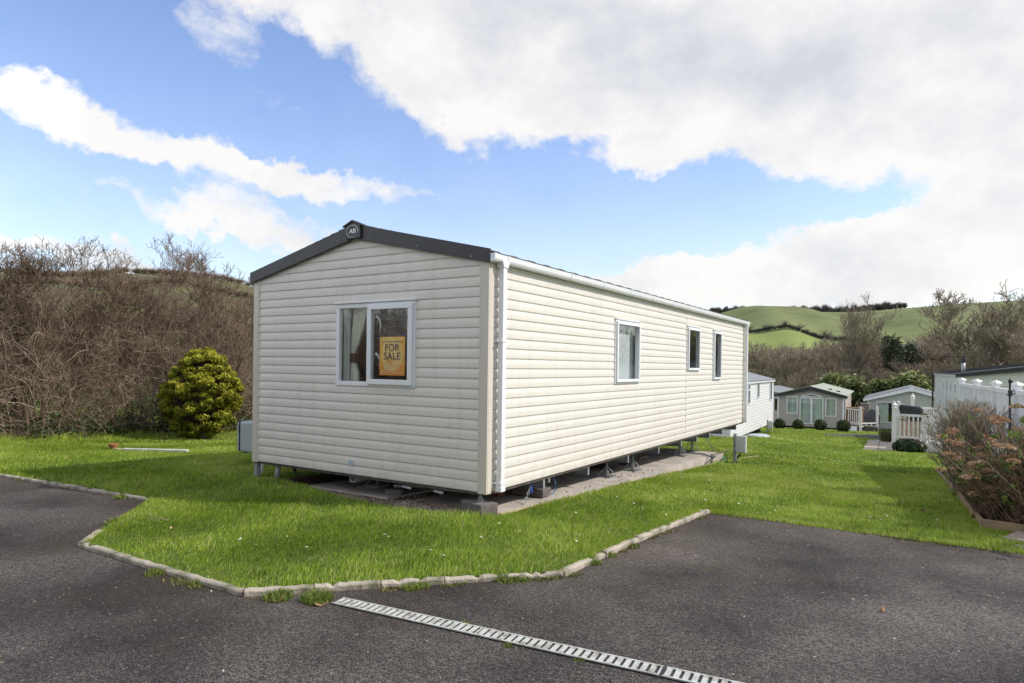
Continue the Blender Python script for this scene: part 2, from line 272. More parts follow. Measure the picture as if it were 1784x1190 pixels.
class MB:
    def __init__(s, f=None): s.v = []; s.q = []; s.f = f; s.mi = []
    def vert(s, p):
        s.v.append(tuple(float(a) for a in (s.f(*p) if s.f else p))); return len(s.v)-1
    def face(s, pts, mi=0): s.q.append([s.vert(p) for p in pts]); s.mi.append(mi); return s
    def box(s, x0, x1, y0, y1, z0, z1):
        i = [s.vert(p) for p in ((x0, y0, z0), (x1, y0, z0), (x1, y1, z0), (x0, y1, z0), (x0, y0, z1), (x1, y0, z1), (x1, y1, z1), (x0, y1, z1))]
        for a in ((0, 3, 2, 1), (4, 5, 6, 7), (0, 1, 5, 4), (1, 2, 6, 5), (2, 3, 7, 6), (3, 0, 4, 7)): s.q.append([i[k] for k in a]); s.mi.append(0)
        return s
    def prism(s, prof, ext):
        """prof: closed list of points, ext: vector"""
        n = len(prof); a = [s.vert(p) for p in prof]; b = [s.vert((p[0]+ext[0], p[1]+ext[1], p[2]+ext[2])) for p in prof]
        for k in range(n): s.q.append([a[k], a[(k+1) % n], b[(k+1) % n], b[k]]); s.mi.append(0)
        s.q += [a[::-1], b]; s.mi += [0, 0]; return s
    def tube(s, pts, r, n=8, cap=True):
        pts = [Vector(p) for p in pts]; rs = r if isinstance(r, (list, tuple)) else [r]*len(pts); rings = []
        up = Vector((0, 0, 1))
        for k, p in enumerate(pts):
            d = (pts[min(k+1, len(pts)-1)]-pts[max(k-1, 0)]).normalized(); u = up if abs(d.dot(up)) < .95 else Vector((1, 0, 0))
            a = d.cross(u).normalized(); b = d.cross(a)
            rings.append([s.vert(p+(a*math.cos(2*math.pi*j/n)+b*math.sin(2*math.pi*j/n))*rs[k]) for j in range(n)])
        for k in range(len(pts)-1):
            for j in range(n): s.q.append([rings[k][j], rings[k][(j+1) % n], rings[k+1][(j+1) % n], rings[k+1][j]]); s.mi.append(0)
        if cap: s.q += [rings[0][::-1], rings[-1]]; s.mi += [0, 0]
        return s
    def lathe(s, c, prof, n=20):
        rings = [[s.vert((c[0]+r*math.cos(2*math.pi*j/n), c[1]+r*math.sin(2*math.pi*j/n), c[2]+z)) for j in range(n)] for r, z in prof]
        for k in range(len(prof)-1):
            for j in range(n): s.q.append([rings[k][j], rings[k][(j+1) % n], rings[k+1][(j+1) % n], rings[k+1][j]]); s.mi.append(0)
        s.q += [rings[0][::-1], rings[-1]]; s.mi += [0, 0]; return s
    def build(s, name, m, parent=None, smooth=False, bevel=0, fix=True):
        me = bpy.data.meshes.new(name); me.from_pydata(s.v, [], s.q)
        if any(s.mi): me.polygons.foreach_set('material_index', s.mi)
        if fix:
            bm = bmesh.new(); bm.from_mesh(me); bmesh.ops.recalc_face_normals(bm, faces=bm.faces); bm.to_mesh(me); bm.free()
        if smooth: me.polygons.foreach_set('use_smooth', [True]*len(me.polygons))
        me.update(); o = link(name, me, m, parent)
        if bevel: b = o.modifiers.new('bevel', 'BEVEL'); b.width = bevel; b.segments = 2; b.limit_method = 'ANGLE'
        return o
def bigmesh(name, V, F, nper, m, parent=None, rnd=None, smooth=False):
    """V (n,3) floats, F (k,nper) ints; rnd per-vertex attribute"""
    me = bpy.data.meshes.new(name); V = np.ascontiguousarray(V, np.float32); F = np.ascontiguousarray(F, np.int32)
    me.vertices.add(len(V)); me.vertices.foreach_set('co', V.ravel()); me.loops.add(F.size); me.loops.foreach_set('vertex_index', F.ravel())
    me.polygons.add(len(F)); me.polygons.foreach_set('loop_start', np.arange(0, F.size, nper, dtype=np.int32))
    try: me.polygons.foreach_set('loop_total', np.full(len(F), nper, np.int32))
    except Exception: pass
    if smooth: me.polygons.foreach_set('use_smooth', np.ones(len(F), bool))
    me.update(calc_edges=True)
    if rnd is not None:
        a = me.attributes.new('rnd', 'FLOAT', 'POINT'); a.data.foreach_set('value', np.ascontiguousarray(rnd, np.float32))
    return link(name, me, m, parent)
def strands(PTS, RAD, sides=3):
    """PTS (n,k,3) polylines, RAD (n,k): tubes"""
    n, k, _ = PTS.shape
    d = np.empty_like(PTS); d[:, 1:-1] = PTS[:, 2:]-PTS[:, :-2]; d[:, 0] = PTS[:, 1]-PTS[:, 0]; d[:, -1] = PTS[:, -1]-PTS[:, -2]
    d /= np.linalg.norm(d, axis=2, keepdims=True)+1e-9
    ref = np.where(np.abs(d[..., 2:3]) < .9, np.array([0, 0, 1.0]), np.array([1.0, 0, 0]))
    a = np.cross(d, ref); a /= np.linalg.norm(a, axis=2, keepdims=True)+1e-9; b = np.cross(d, a)
    ang = np.arange(sides)*2*np.pi/sides
    V = PTS[:, :, None, :] + RAD[:, :, None, None]*(a[:, :, None, :]*np.cos(ang)[None, None, :, None]+b[:, :, None, :]*np.sin(ang)[None, None, :, None])
    idx = np.arange(n*k*sides).reshape(n, k, sides); nx = np.roll(idx, -1, axis=2)
    F = np.stack([idx[:, :-1], nx[:, :-1], nx[:, 1:], idx[:, 1:]], axis=-1).reshape(-1, 4)
    return V.reshape(-1, 3), F
def merge(parts):
    Vs, Fs, Rs, o = [], [], [], 0
    for V, F, R in parts: Vs.append(V); Fs.append(F+o); Rs.append(R); o += len(V)
    return np.concatenate(Vs), np.concatenate(Fs), np.concatenate(Rs)
def leaves(C, size, aspect=1.6, rnd=None, nrm=None, jitter=1.0):
    """quads at C (n,3) with random orientation, optionally leaning towards nrm"""
    n = len(C); a = rng.normal(size=(n, 3)); 
    if nrm is not None: nn = nrm+jitter*a*.5; nn /= np.linalg.norm(nn, axis=1, keepdims=True)+1e-9
    else: nn = a/np.linalg.norm(a, axis=1, keepdims=True)
    t = np.cross(nn, rng.normal(size=(n, 3))); t /= np.linalg.norm(t, axis=1, keepdims=True)+1e-9; b = np.cross(nn, t)
    s = (size*(.6+.8*rng.random(n)))[:, None]; t = t*s*aspect/2; b = b*s/2
    V = np.stack([C-t, C+b+nn*s*.15, C+t, C-b+nn*s*.15], axis=1).reshape(-1, 3)
    F = np.arange(4*n).reshape(n, 4); r = np.repeat(rng.random(n) if rnd is None else rnd, 4)
    return V, F, r
def text(name, body, size, m, parent, matrix, depth=.002, align='CENTER', shear=0, offset=0, spacing=1):
    cu = bpy.data.curves.new(name, 'FONT'); cu.body = body; cu.size = size; cu.align_x = align; cu.align_y = 'CENTER'; cu.extrude = depth; cu.shear = shear; cu.offset = offset; cu.space_character = spacing
    t = bpy.data.objects.new(name, cu); COL.objects.link(t); bpy.context.view_layer.update()
    me = bpy.data.meshes.new_from_object(t.evaluated_get(bpy.context.evaluated_depsgraph_get())); bpy.data.objects.remove(t); bpy.data.curves.remove(cu)
    me.transform(matrix); me.materials.clear(); me.name = name
    return link(name, me, m, parent)
# ------------------------------------------------------------------ ground
def inpoly(X, Y, poly):
    c = np.zeros(len(X), bool); n = len(poly); j = n-1
    for i in range(n):
        xi, yi = poly[i][0], poly[i][1]; xj, yj = poly[j][0], poly[j][1]
        if abs(yj-yi) > 1e-12: c ^= ((yi > Y) != (yj > Y)) & (X < (xj-xi)*(Y-yi)/(yj-yi)+xi)
        j = i
    return c
def cdt(poly, h, zf, name, m, seed=1, thick=None, hole=None):
    """triangulated sheet inside poly [(x,y)], following zf; optional skirt down"""
    pb = []
    for i in range(len(poly)):
        a = np.array(poly[i], float); b = np.array(poly[(i+1) % len(poly)], float); k = max(1, int(np.linalg.norm(b-a)/h))
        pb += [a+(b-a)*t/k for t in range(k)]
    xs = [p[0] for p in pb]; ys = [p[1] for p in pb]; pts = [Vector(p) for p in pb]; n = len(pts)
    def inside(x, y):
        c = False; j = n-1
        for i in range(n):
            if (ys[i] > y) != (ys[j] > y) and x < (xs[j]-xs[i])*(y-ys[i])/(ys[j]-ys[i])+xs[i]: c = not c
            j = i
        return c
    gx, gy = np.meshgrid(np.arange(min(xs), max(xs), h), np.arange(min(ys), max(ys), h)); gx = gx.ravel(); gy = gy.ravel(); ok = inpoly(gx, gy, pb)
    for x, y in zip(gx[ok], gy[ok]): pts.append(Vector((x+.13*h*math.sin(y*7), y+.13*h*math.sin(x*9))))
    ed = [(i, (i+1) % n) for i in range(n)]
    if hole:
        b0 = len(pts); hp = []
        for i in range(len(hole)):
            a = np.array(hole[i], float); b = np.array(hole[(i+1) % len(hole)], float); k = max(1, int(np.linalg.norm(b-a)/.4)); hp += [a+(b-a)*t/k for t in range(k)]
        pts += [Vector(p) for p in hp]; ed += [(b0+i, b0+(i+1) % len(hp)) for i in range(len(hp))]
    v, e, f, *_ = geometry.delaunay_2d_cdt(pts, ed, [], 1, 1e-5)
    if hole:
        cx = np.array([sum((v[i].x for i in t))/3 for t in f]); cy = np.array([sum((v[i].y for i in t))/3 for t in f]); ins = inpoly(cx, cy, hole); f = [t for t, q in zip(f, ins) if not q]
    V = [(p.x, p.y, float(zf(p.x, p.y))) for p in v]; F = [list(t) for t in f]
    if thick:
        base = len(V); 
        for i in range(n): V.append((V[i][0], V[i][1], V[i][2]-thick))
        for i in range(n): F.append([i, (i+1) % n, base+(i+1) % n, base+i])
    me = bpy.data.meshes.new(name); me.from_pydata(V, [], F); me.update(); o = link(name, me, m); tag(o, kind='structure'); return o
def ground():
    V = []; F = []; n = 120; rs = [0]+list(np.geomspace(1, 3000, 70))
    for r in rs:
        for k in range(n):
            a = 2*math.pi*k/n; x = r*math.cos(a); y = r*math.sin(a); z = float(T(x, y))-.07
            if r > 150: z = z*(1-min(1, (r-150)/300))-9*min(1, (r-150)/300)
            V.append((x, y, z))
    for i in range(len(rs)-1):
        for k in range(n): F.append([i*n+k, (i+1)*n+k, (i+1)*n+(k+1) % n, i*n+(k+1) % n])
    me = bpy.data.meshes.new('ground'); me.from_pydata(V, [], F); me.update(); tag(link('ground', me, M_ground), kind='structure')
ground()
k1 = [G(*p)[:2] for p in ((0, 830), (262, 873))]; k2 = [G(*p)[:2] for p in ((142, 952), (425, 1038), (980, 1003), (1234, 893))]
k3 = G(1765, 963)[:2]
left_ext = k1[0]+(k1[0]-k1[1])/np.linalg.norm(k1[0]-k1[1])*9
right_ext = k3+(k3-k2[3])/np.linalg.norm(k3-k2[3])*.35
edge = [left_ext, k1[0], k1[1], k2[0], k2[1], k2[2], k2[3], right_ext]
asp = [tuple(p) for p in edge]+[(9, 0.5), (14, -4), (12, -14), (-22, -14), (-26, -8)]
cdt([tuple(p) for p in edge]+[(8.2, right_ext[1]-2.2), (14, -4), (12, -14), (-22, -14), (-26, -8)], .32, lambda x, y: T(x, y)-.0, 'driveway', M_asph)
dme = bpy.data.objects['driveway'].data; vv = np.empty(len(dme.vertices)*3); dme.vertices.foreach_get('co', vv); vv = vv.reshape(-1, 3); dd_ = np.full(len(vv), 9.0)
for a_, b_ in zip(edge[:-1], edge[1:]):
    e_ = np.asarray(b_)-np.asarray(a_); t_ = np.clip(((vv[:, 0]-a_[0])*e_[0]+(vv[:, 1]-a_[1])*e_[1])/(e_@e_), 0, 1); dd_ = np.minimum(dd_, np.hypot(vv[:, 0]-a_[0]-t_*e_[0], vv[:, 1]-a_[1]-t_*e_[1]))
dme.attributes.new('edge', 'FLOAT', 'POINT').data.foreach_set('value', np.exp(-dd_/.55).astype(np.float32))
LZ = .03
lawn_poly = [tuple(p) for p in edge]+[(8.2, right_ext[1]-2.2), (10, 8), (12, 52), (-24, 52), (-24, 4)]
GPOLY = [(-3.14, -.02), (-2.5, -.16), (-1.72, -.36), (-.75, -.44), (-.4, -.32), (.1, -.14), (.235, .02), (.235, 9.4), (-3.06, 9.4)]
def segd(x, y, a, b):
    d = b-a; t = np.clip(((x-a[0])*d[0]+(y-a[1])*d[1])/(d@d), 0, 1); return np.hypot(x-a[0]-t*d[0], y-a[1]-t*d[1])
def lawnz(x, y): return T(x, y)+.003+(LZ-.003)*np.minimum(1, segd(x, y, k2[3], right_ext)/.22)
cdt(lawn_poly, .8, lawnz, 'lawn', M_lawnbase, thick=.08, hole=GPOLY)
# ------------------------------------------------------------------ caravan building blocks
def siding(f, u0, u1, z0, z1, holes, pitch, m, parent, name='wall_cladding', clip=None, depth=.0135):
    clip = clip or (lambda z: (u0, u1)); prof = []; z = z0; n = 0
    while z < z1-1e-6:
        for t, o in ((0, .2), (.035, .75), (.10, .97), (.20, 1), (.45, .97), (.64, .84), (.79, .58), (.91, .32), (1, .2)):
            zz = z+pitch*t
            if zz <= z1+1e-6: prof.append((zz, o*depth))
        if z+pitch > z1: prof.append((z1, .8*depth))
        z += pitch
    cuts = sorted({h for H in holes for h in (H[2], H[3])}); out = []
    for (za, oa), (zb, ob) in zip(prof, prof[1:]):
        c = [h for h in cuts if za < h < zb]; seq = [(za, oa)]+[(h, oa+(ob-oa)*(h-za)/(zb-za)) for h in c]+[(zb, ob)]
        out += list(zip(seq, seq[1:]))
    mb = MB(f)
    for (za, oa), (zb, ob) in out:
        a0, a1 = clip(za); b0, b1 = clip(zb)
        if a1-a0 <= 0: continue
        zm = (za+zb)/2; hs = sorted([(h[0], h[1]) for h in holes if h[2] < zm < h[3] or (abs(za-zb) < 1e-9 and h[2] < za < h[3])])
        if hs:
            x = a0
            for h0, h1 in hs+[(a1, None)]:
                mb.face([(x, za, oa), (h0, za, oa), (h0, zb, ob), (x, zb, ob)]); x = h1
        else: mb.face([(a0, za, oa), (a1, za, oa), (b1, zb, ob), (b0, zb, ob)])
    return mb.build(name, m, parent, fix=False)
def wbox(mb, u0, u1, z0, z1, o0, o1):
    i = [mb.vert(p) for p in ((u0, z0, o0), (u1, z0, o0), (u1, z1, o0), (u0, z1, o0), (u0, z0, o1), (u1, z0, o1), (u1, z1, o1), (u0, z1, o1))]
    for a in ((0, 3, 2, 1), (4, 5, 6, 7), (0, 1, 5, 4), (1, 2, 6, 5), (2, 3, 7, 6), (3, 0, 4, 7)): mb.q.append([i[k] for k in a]); mb.mi.append(0)
def ringbox(mb, u0, u1, z0, z1, w, o0, o1):
    wbox(mb, u0, u1, z1-w, z1, o0, o1); wbox(mb, u0, u1, z0, z0+w, o0, o1); wbox(mb, u0, u0+w, z0+w, z1-w, o0, o1); wbox(mb, u1-w, u1, z0+w, z1-w, o0, o1)
def curtain_mesh(f, edges, zs, off, m, parent, name='curtain', folds=9, amp=.018):
    """edges: list of (uL,uR) per z in zs"""
    mb = MB(f); n = 64; rows = []
    for (a, b), z in zip(edges, zs):
        rows.append([mb.vert((a+(b-a)*k/n, z, off+amp*math.sin(folds*2*math.pi*k/n+1.3*math.sin(k*.31)))) for k in range(n+1)])
    for r0, r1 in zip(rows, rows[1:]):
        for k in range(n): mb.q.append([r0[k], r0[k+1], r1[k+1], r1[k]]); mb.mi.append(0)
    return mb.build(name, m, parent, smooth=True, fix=False)
def window(f, u0, u1, z0, z1, parent, curtain=None, sash=True, fw=.045, mullion=None, top=None, label=None):
    o = MB(f); ringbox(o, u0, u1, z0, z1, fw, -.03, .028)
    w = o.build('window', M_white, parent, bevel=.004)
    if label: w['label'] = label
    d = MB(f); wbox(d, u0-.01, u1+.01, z1+.001, z1+.014, .0, .045); d.build('drip_strip', M_white, w)
    if sash:
        s = MB(f); ringbox(s, u0+fw*.55, u1-fw*.55, z0+fw*.55, z1-fw*.55, .042, .03, .052); s.build('sash', M_white, w, bevel=.004)
    if mullion is not None:
        s = MB(f); wbox(s, mullion-.03, mullion+.03, z0+fw, z1-fw, -.028, .03); s.build('mullion', M_white, w)
    if top is not None:
        s = MB(f); wbox(s, u0+fw, u1-fw, top-.03, top+.03, -.026, .032); s.build('transom', M_white, w)
    g = MB(f); g.face([(u0+.02, z0+.02, .012), (u1-.02, z0+.02, .012), (u1-.02, z1-.02, .012), (u0+.02, z1-.02, .012)]); g.build('pane', M_glass, w)
    if curtain: curtain_mesh(f, [curtain]*2, (z0, z1), -.09, M_net, w, folds=max(3, int((curtain[1]-curtain[0])*22)), amp=.02)
    return w
def walls4(W, L):
    """maps (u, z, off) for front (-Y), right (+X), left (-X), back (+Y); body spans x -W..0, y 0..L"""
    return dict(front=lambda u, z, o: (u, -o, z), right=lambda u, z, o: (o, u, z), left=lambda u, z, o: (-W-o, u, z), back=lambda u, z, o: (u, L+o, z))
def shell(root, W, L, H, HP, holes, pitch, mw, name='cladding'):
    F = walls4(W, L); mid = -W/2
    def clip(z):
        if z <= H: return (-W, 0)
        t = (z-H)/(HP-H)*W/2; return (-W+t, -t)
    siding(F['front'], -W, 0, 0, HP, holes.get('front', []), pitch, mw, root, 'front_wall', clip)
    siding(F['back'], -W, 0, 0, HP, holes.get('back', []), pitch, mw, root, 'back_wall', clip)
    siding(F['right'], 0, L, 0, H, holes.get('right', []), pitch, mw, root, 'side_wall')
    siding(F['left'], 0, L, 0, H, holes.get('left', []), pitch, mw, root, 'side_wall')
    b = MB(); b.box(-W+.01, -.01, .01, L-.01, -.03, .03); b.build('floor', M_rust if pitch else M_floor, root)
    return F
# ------------------------------------------------------------------ the main caravan
CW, CL, CH, CP = 3.70, 10.92, 2.40, 2.80
def main_caravan():
    global ROOT
    ROOT = root = empty('static_caravan', (0, 0, 0), 0, 'large cream clad static caravan with dark gable fascia in the middle of the picture', 'static caravan')
    Fm = walls4(CW, CL)
    a = PY(587, 671, 0); b = PY(726, 525, 0); fw = (a[0], b[0], 1.035, 1.99)
    sw = [(3.14, 4.06, 1.05, 1.97), (6.40, 7.16, 1.225, 2.06), (8.12, 8.71, 1.04, 2.075)]
    shell(root, CW, CL, CH, CP, {'front': [fw], 'right': sw}, .1048, M_side)
    i = MB(); i.box(-CW+.1, -.1, 4.9, 4.96, .03, 2.35); i.box(-1.6, -1.55, 4.97, 10.8, .03, 2.35); i.build('partition', M_inner, root)
    c = MB(); c.box(-CW+.05, -.05, .05, CL-.05, 2.36, 2.385); c.build('ceiling', M_inner, root)
    for x0, x1, y0, y1 in ((-CW+.05, -CW+.06, .05, CL-.05), (-.06, -.05, .05, CL-.05)):
        l = MB(); l.box(x0, x1, y0, y1, .03, 1.0); l.build('inner_lining', M_inner, root)
    # corner trims
    for (x, y, sx, sy) in ((0, 0, 1, -1), (-CW, 0, -1, -1), (0, CL, 1, 1), (-CW, CL, -1, 1)):
        t = MB(); w = .075; xx = x+sx*.022; yy = y+sy*.022
        t.box(min(xx, x-sx*w), max(xx, x-sx*w), min(yy, y+sy*.002), max(yy, y+sy*.002), -.012, CH+.02)
        t.box(min(xx, x+sx*.002), max(xx, x+sx*.002), min(y+sy*.001, y-sy*w), max(y+sy*.001, y-sy*w), -.012, CH-.0)
        ww = .018; t.box(min(x-sx*w, x-sx*(w+ww)), max(x-sx*w, x-sx*(w+ww)), min(y+sy*.004, y+sy*.019), max(y+sy*.004, y+sy*.019), -.012, CH)
        t.build('corner_trim', M_trim, root, bevel=.005)
    j = MB(Fm['right']); wbox(j, 6.387, 6.393, 0, 1.2, .0, .0145); j.build('joint_strip', M_trim, root); j = MB(Fm['right']); wbox(j, 6.387, 6.393, 2.08, CH, .0, .0145); j.build('joint_strip', M_trim, root)
    st = MB(Fm['front']); a = PY(613, 806, 0); wbox(st, a[0]-.04, a[0]+.045, a[2]-.03, a[2]+.03, .010, .0150); st.build('tape_patch', mat('pale_blue_tape', (.42, .50, .55), rough=.6), root)
    # fascia boards on both gables
    ex = .055; zt_e, zt_p, th = 2.462, 2.905, .150
    for y0, y1 in ((-.062, -.036), (CL+.036, CL+.062)):
        for s in (-1, 1):
            xe = ex if s > 0 else -CW-ex; xm = -CW/2
            fb = MB(); fb.prism([(xe, y0, zt_e), (xm, y0, zt_p), (xm, y0, zt_p-th-.02), (xe, y0, zt_e-th+.012)], (0, y1-y0, 0)); f = fb.build('fascia_board', M_anth, root, bevel=.003)
            for t in (.12, .5, .86):
                sx = xe+(xm-xe)*t; sz = zt_e+(zt_p-zt_e)*t-.115; sc = MB()
                if y0 < 0: sc.tube([(sx, y0-.004, sz), (sx, y0+.001, sz)], .006, 8).build('screw', M_galv, f)
    so = MB()
    for s in (-1, 1):   # soffit between wall head and fascia
        xe = ex if s > 0 else -CW-ex; xm = -CW/2
        so.prism([(xe, -.034, zt_e-.02), (xm, -.034, zt_p-.03), (xm, -.034, zt_p-.07), (xe, -.034, zt_e-.06)], (0, CL+.068, 0))
    so.build('roof_edge', M_anth, root)
    # badge
    bx = -CW/2; bd = MB(); bd.prism([(bx-.118, -.064, 2.885), (bx, -.064, 2.925), (bx+.118, -.064, 2.885), (bx+.125, -.064, 2.735), (bx+.06, -.064, 2.728), (bx, -.064, 2.735), (bx-.06, -.064, 2.728), (bx-.125, -.064, 2.735)], (0, -.022, 0))
    B = bd.build('gable_badge', M_anth, root, bevel=.004)
    cp = MB(); cp.prism([(bx-.15, -.1, 2.885), (bx, -.1, 2.945), (bx+.15, -.1, 2.885), (bx+.15, -.1, 2.870), (bx, -.1, 2.928), (bx-.15, -.1, 2.870)], (0, .07, 0)); cp.build('badge_cap', M_anth, B)
    ring = MB(); n = 40; pts = [(bx+.092*math.cos(2*math.pi*k/n), -.089, 2.815+.070*math.sin(2*math.pi*k/n)) for k in range(n+1)]
    for k in range(n): ring.tube([pts[k], pts[k+1]], .0035, 5)
    M_sil = mat('silver_letter', (.72, .73, .75), rough=.35, metal=.3)
    ring.build('ring', M_sil, B)
    text('lettering', 'ABI', .072, M_sil, B, Matrix.Translation((bx, -.0885, 2.815)) @ Matrix.Rotation(math.pi/2, 4, 'X'), depth=.002, shear=.3, offset=.0008)
    # roof of tile-effect sheets
    ys = np.arange(-.03, CL+.035, .0584); nr = 14; V = []; F = []
    for s in (1, -1):
        base = len(V)
        for i, y in enumerate(ys):
            for r in range(nr):
                for e_ in (0, 1):
                    t = (r+e_*.98)/nr; ph = (i % 6)/6; bumpz = .012*(1 if ph < .5 else -.4)
                    x = -CW/2+s*(CW/2+.075)*t; z = 2.915-(2.915-2.447)*t*(CW/2+.075)/(CW/2+.055)+bumpz+(.012 if e_ else 0)-.022; V.append((x, y, z))
        k = nr*2
        for i in range(len(ys)-1):
            for r in range(k-1): a = base+i*k+r; F.append([a, a+1, a+k+1, a+k])
    me = bpy.data.meshes.new('roof'); me.from_pydata(V, [], F); me.update(); rf = link('roof', me, M_tile, root); sd = rf.modifiers.new('thick', 'SOLIDIFY'); sd.thickness = .02; sd.offset = -1
    rc = MB(); rc.tube([(-CW/2, -.03, 2.88), (-CW/2, CL+.03, 2.88)], .045, 10); rc.build('ridge_cap', M_anth, root)
    # roof vents
    for yy, xx in ((3.25, -.62), (5.85, -.72)):
        zz = 2.90-(-CW/2-xx)*-.234
        v = MB(); zz -= .045; v.box(xx-.10, xx+.10, yy-.14, yy+.14, zz-.03, zz+.035); v.box(xx-.12, xx+.12, yy-.17, yy+.17, zz+.035, zz+.048); v.build('roof_vent', M_galvpaint, root, bevel=.004)
    # gutter
    prof = [(.026, .075), (.026, 0), (.070, -.002), (.094, .008), (.104, .028), (.110, .075), (.104, .075), (.098, .03), (.09, .014), (.07, .005), (.032, .006), (.032, .075)]
    zg = 2.338
    for s in (1, -1):
        mp = (lambda x: x) if s > 0 else (lambda x: -CW-x)
        g = MB(); g.prism([(mp(x), -.045, zg+z) for x, z in prof], (0, CL+.1, 0)); gt = g.build('gutter', M_white, root)
        cap = [(.022, .078), (.022, -.005), (.072, -.007), (.099, .004), (.110, .026), (.116, .078)]
        for y0, y1 in ((-.052, .012), (.20, .232), (CL-.0, CL+.065)):
            e = MB(); e.prism([(mp(x), y0, zg+z) for x, z in cap], (0, y1-y0, 0)); e.build('gutter_end', M_white, gt, bevel=.003)
        for y in np.arange(1.62, CL-.3, .93):
            e = MB(); e.prism([(mp(x), y, zg+z) for x, z in cap], (0, .035, 0)); e.build('gutter_bracket', M_white, gt, bevel=.002)
    for (y0, y1) in ((.118, .190), (CL-.16, CL-.09)):
        d = MB(); d.box(.044, .106, y0, y1, .03, 2.345); dp = d.build('downpipe', M_white, root, bevel=.008)
        e = MB(); e.box(.038, .112, y0-.006, y1+.006, .002, .055); e.build('shoe', M_white, dp, bevel=.004)
        e = MB(); e.prism([(.03, y0-.03, 2.36), (.03, y1+.03, 2.36), (.03, y1+.005, 2.29), (.03, y0-.005, 2.29)], (.085, 0, 0)); e.build('outlet', M_white, dp, bevel=.003)
        for z in (.08, 1.53):
            e = MB(); e.box(.014, .112, y0-.012, y1+.008, z, z+.022); e.box(.014, .02, y0-.06, y1+.01, z, z+.022); e.build('pipe_clip', M_white, dp)
    # front window: fixed pane left, proud sash right
    f = Fm['front']; u0, u1, z0, z1 = fw
    o = MB(f); ringbox(o, u0, u1, z0, z1, .052, -.03, .026); w = o.build('window', M_white, root, bevel=.004)
    w['label'] = 'white framed front window with tied curtain'
    um = PY(645, 600, 0)[0]
    d = MB(f); wbox(d, u0-.02, u1+.012, z1+.001, z1+.022, .0, .05); d.build('drip_strip', M_white, w, bevel=.003)
    s = MB(f); wbox(s, um-.012, um+.03, z0+.052, z1-.052, -.028, .027); s.build('mullion', M_white, w)
    s = MB(f); ringbox(s, um-.005, u1-.022, z0+.025, z1-.025, .060, .028, .056); s.build('sash', M_white, w, bevel=.006)
    g = MB(f); g.face([(u0+.03, z0+.03, .006), (um, z0+.03, .006), (um, z1-.03, .006), (u0+.03, z1-.03, .006)]); g.build('pane', M_glass, w)
    g = MB(f); g.face([(um+.02, z0+.05, .036), (u1-.05, z0+.05, .036), (u1-.05, z1-.05, .036), (um+.02, z1-.05, .036)]); g.build('pane', M_glass, w)
    zs = [z0+.0, z0+.15, z0+.27, z0+.33, z0+.40, z0+.5, z0+.65, z0+.8, z1]
    L_ = u0+.06; ed = [(L_+.02, L_+.21), (L_+.02, L_+.20), (L_+.02, L_+.155), (L_+.025, L_+.14), (L_+.04, L_+.15), (L_+.07, L_+.20), (L_+.10, L_+.26), (L_+.11, L_+.31), (L_+.12, L_+.36)]
    cu = curtain_mesh(f, ed, zs, -.10, M_curt, w, folds=6, amp=.022)
    curtain_mesh(f, [(L_, L_+.10)]*2, (z0, z1), -.05, mat('voile', (.50, .54, .50), rough=.95, scale=20), w, name='voile', folds=4, amp=.01)
    tb = MB(f); wbox(tb, L_-.0, L_+.17, z0+.27, z0+.38, -.13, -.068); tb.build('tieback', M_brownc, cu, bevel=.01)
    R_ = u1-.05
    curtain_mesh(f, [(R_-.01, R_+.03), (R_-.06, R_+.03), (R_-.24, R_+.03)], (z1-.46, z1-.3, z1-.02), -.10, M_curt, w, folds=3)
    for dz in (.18, .60):
        h = MB(f); x = um+.075; h.tube([(x, z0+dz+.20, -.01), (x+.03, z0+dz+.17, -.03), (x+.05, z0+dz+.12, -.035), (x+.05, z0+dz+.02, -.03)], [.016, .014, .011, .008], 8); h.build('latch', M_white, w, smooth=True)
    # poster
    pa = PY(664, 653.5, 0); pb = PY(708.5, 586.5, 0)
    po = empty('sale_poster', ((pa[0]+pb[0])/2, -.026, (pa[2]+pb[2])/2), 0, 'orange for sale poster hanging inside the right pane of the front window', 'poster')
    hw, hh = (pb[0]-pa[0])/2, (pb[2]-pa[2])/2
    def grad(nt, col, vec, b):
        s = nt.nodes.new('ShaderNodeSeparateXYZ'); nt.links.new(vec, s.inputs[0]); r = nt.nodes.new('ShaderNodeMapRange'); r.inputs[1].default_value = -hh; r.inputs[2].default_value = hh; nt.links.new(s.outputs[2], r.inputs[0])
        return mixc(nt, r.outputs[0], (.80, .28, .03, 1), (.86, .47, .05, 1))
    pm = mat('poster_print', (.6, .3, .05), rough=.5, extra=grad); b_ = MB(); b_.box(-hw, hw, -.0015, .0015, -hh, hh); b_.build('sheet', pm, po)
    pm2 = mat('poster_print_pale', (.88, .58, .16), rough=.5)
    m2 = MB(); n = 32; m2.face([(hw*.88*math.cos(2*math.pi*k/n), -.0022, .02+hw*1.0*math.sin(2*math.pi*k/n)) for k in range(n)]); m2.build('printed_disc', pm2, po)
    pm3 = mat('poster_print_deep', (.82, .36, .05), rough=.5)
    m3 = MB(); m3.face([(-hw*.4, -.0027, .08), (0, -.0027, -.02), (hw*.3, -.0027, -.08), (-hw*.1, -.0027, -.03)]); m3.face([(-hw*.5, -.0027, -.06), (-hw*.1, -.0027, -.0), (hw*.1, -.0027, -.12), (-hw*.3, -.0027, -.09)]); m3.build('printed_rays', pm3, po)
    ink = mat('dark_ink', (.02, .018, .03), rough=.6); pale = mat('pale_ink', (.75, .62, .48), rough=.6)
    RX = Matrix.Rotation(math.pi/2, 4, 'X')
    def tx(s, size, z, m, **k): text('lettering', s, size, m, po, Matrix.Translation((k.pop('x', 0), -.0036, z)) @ RX, depth=.0004, **k)
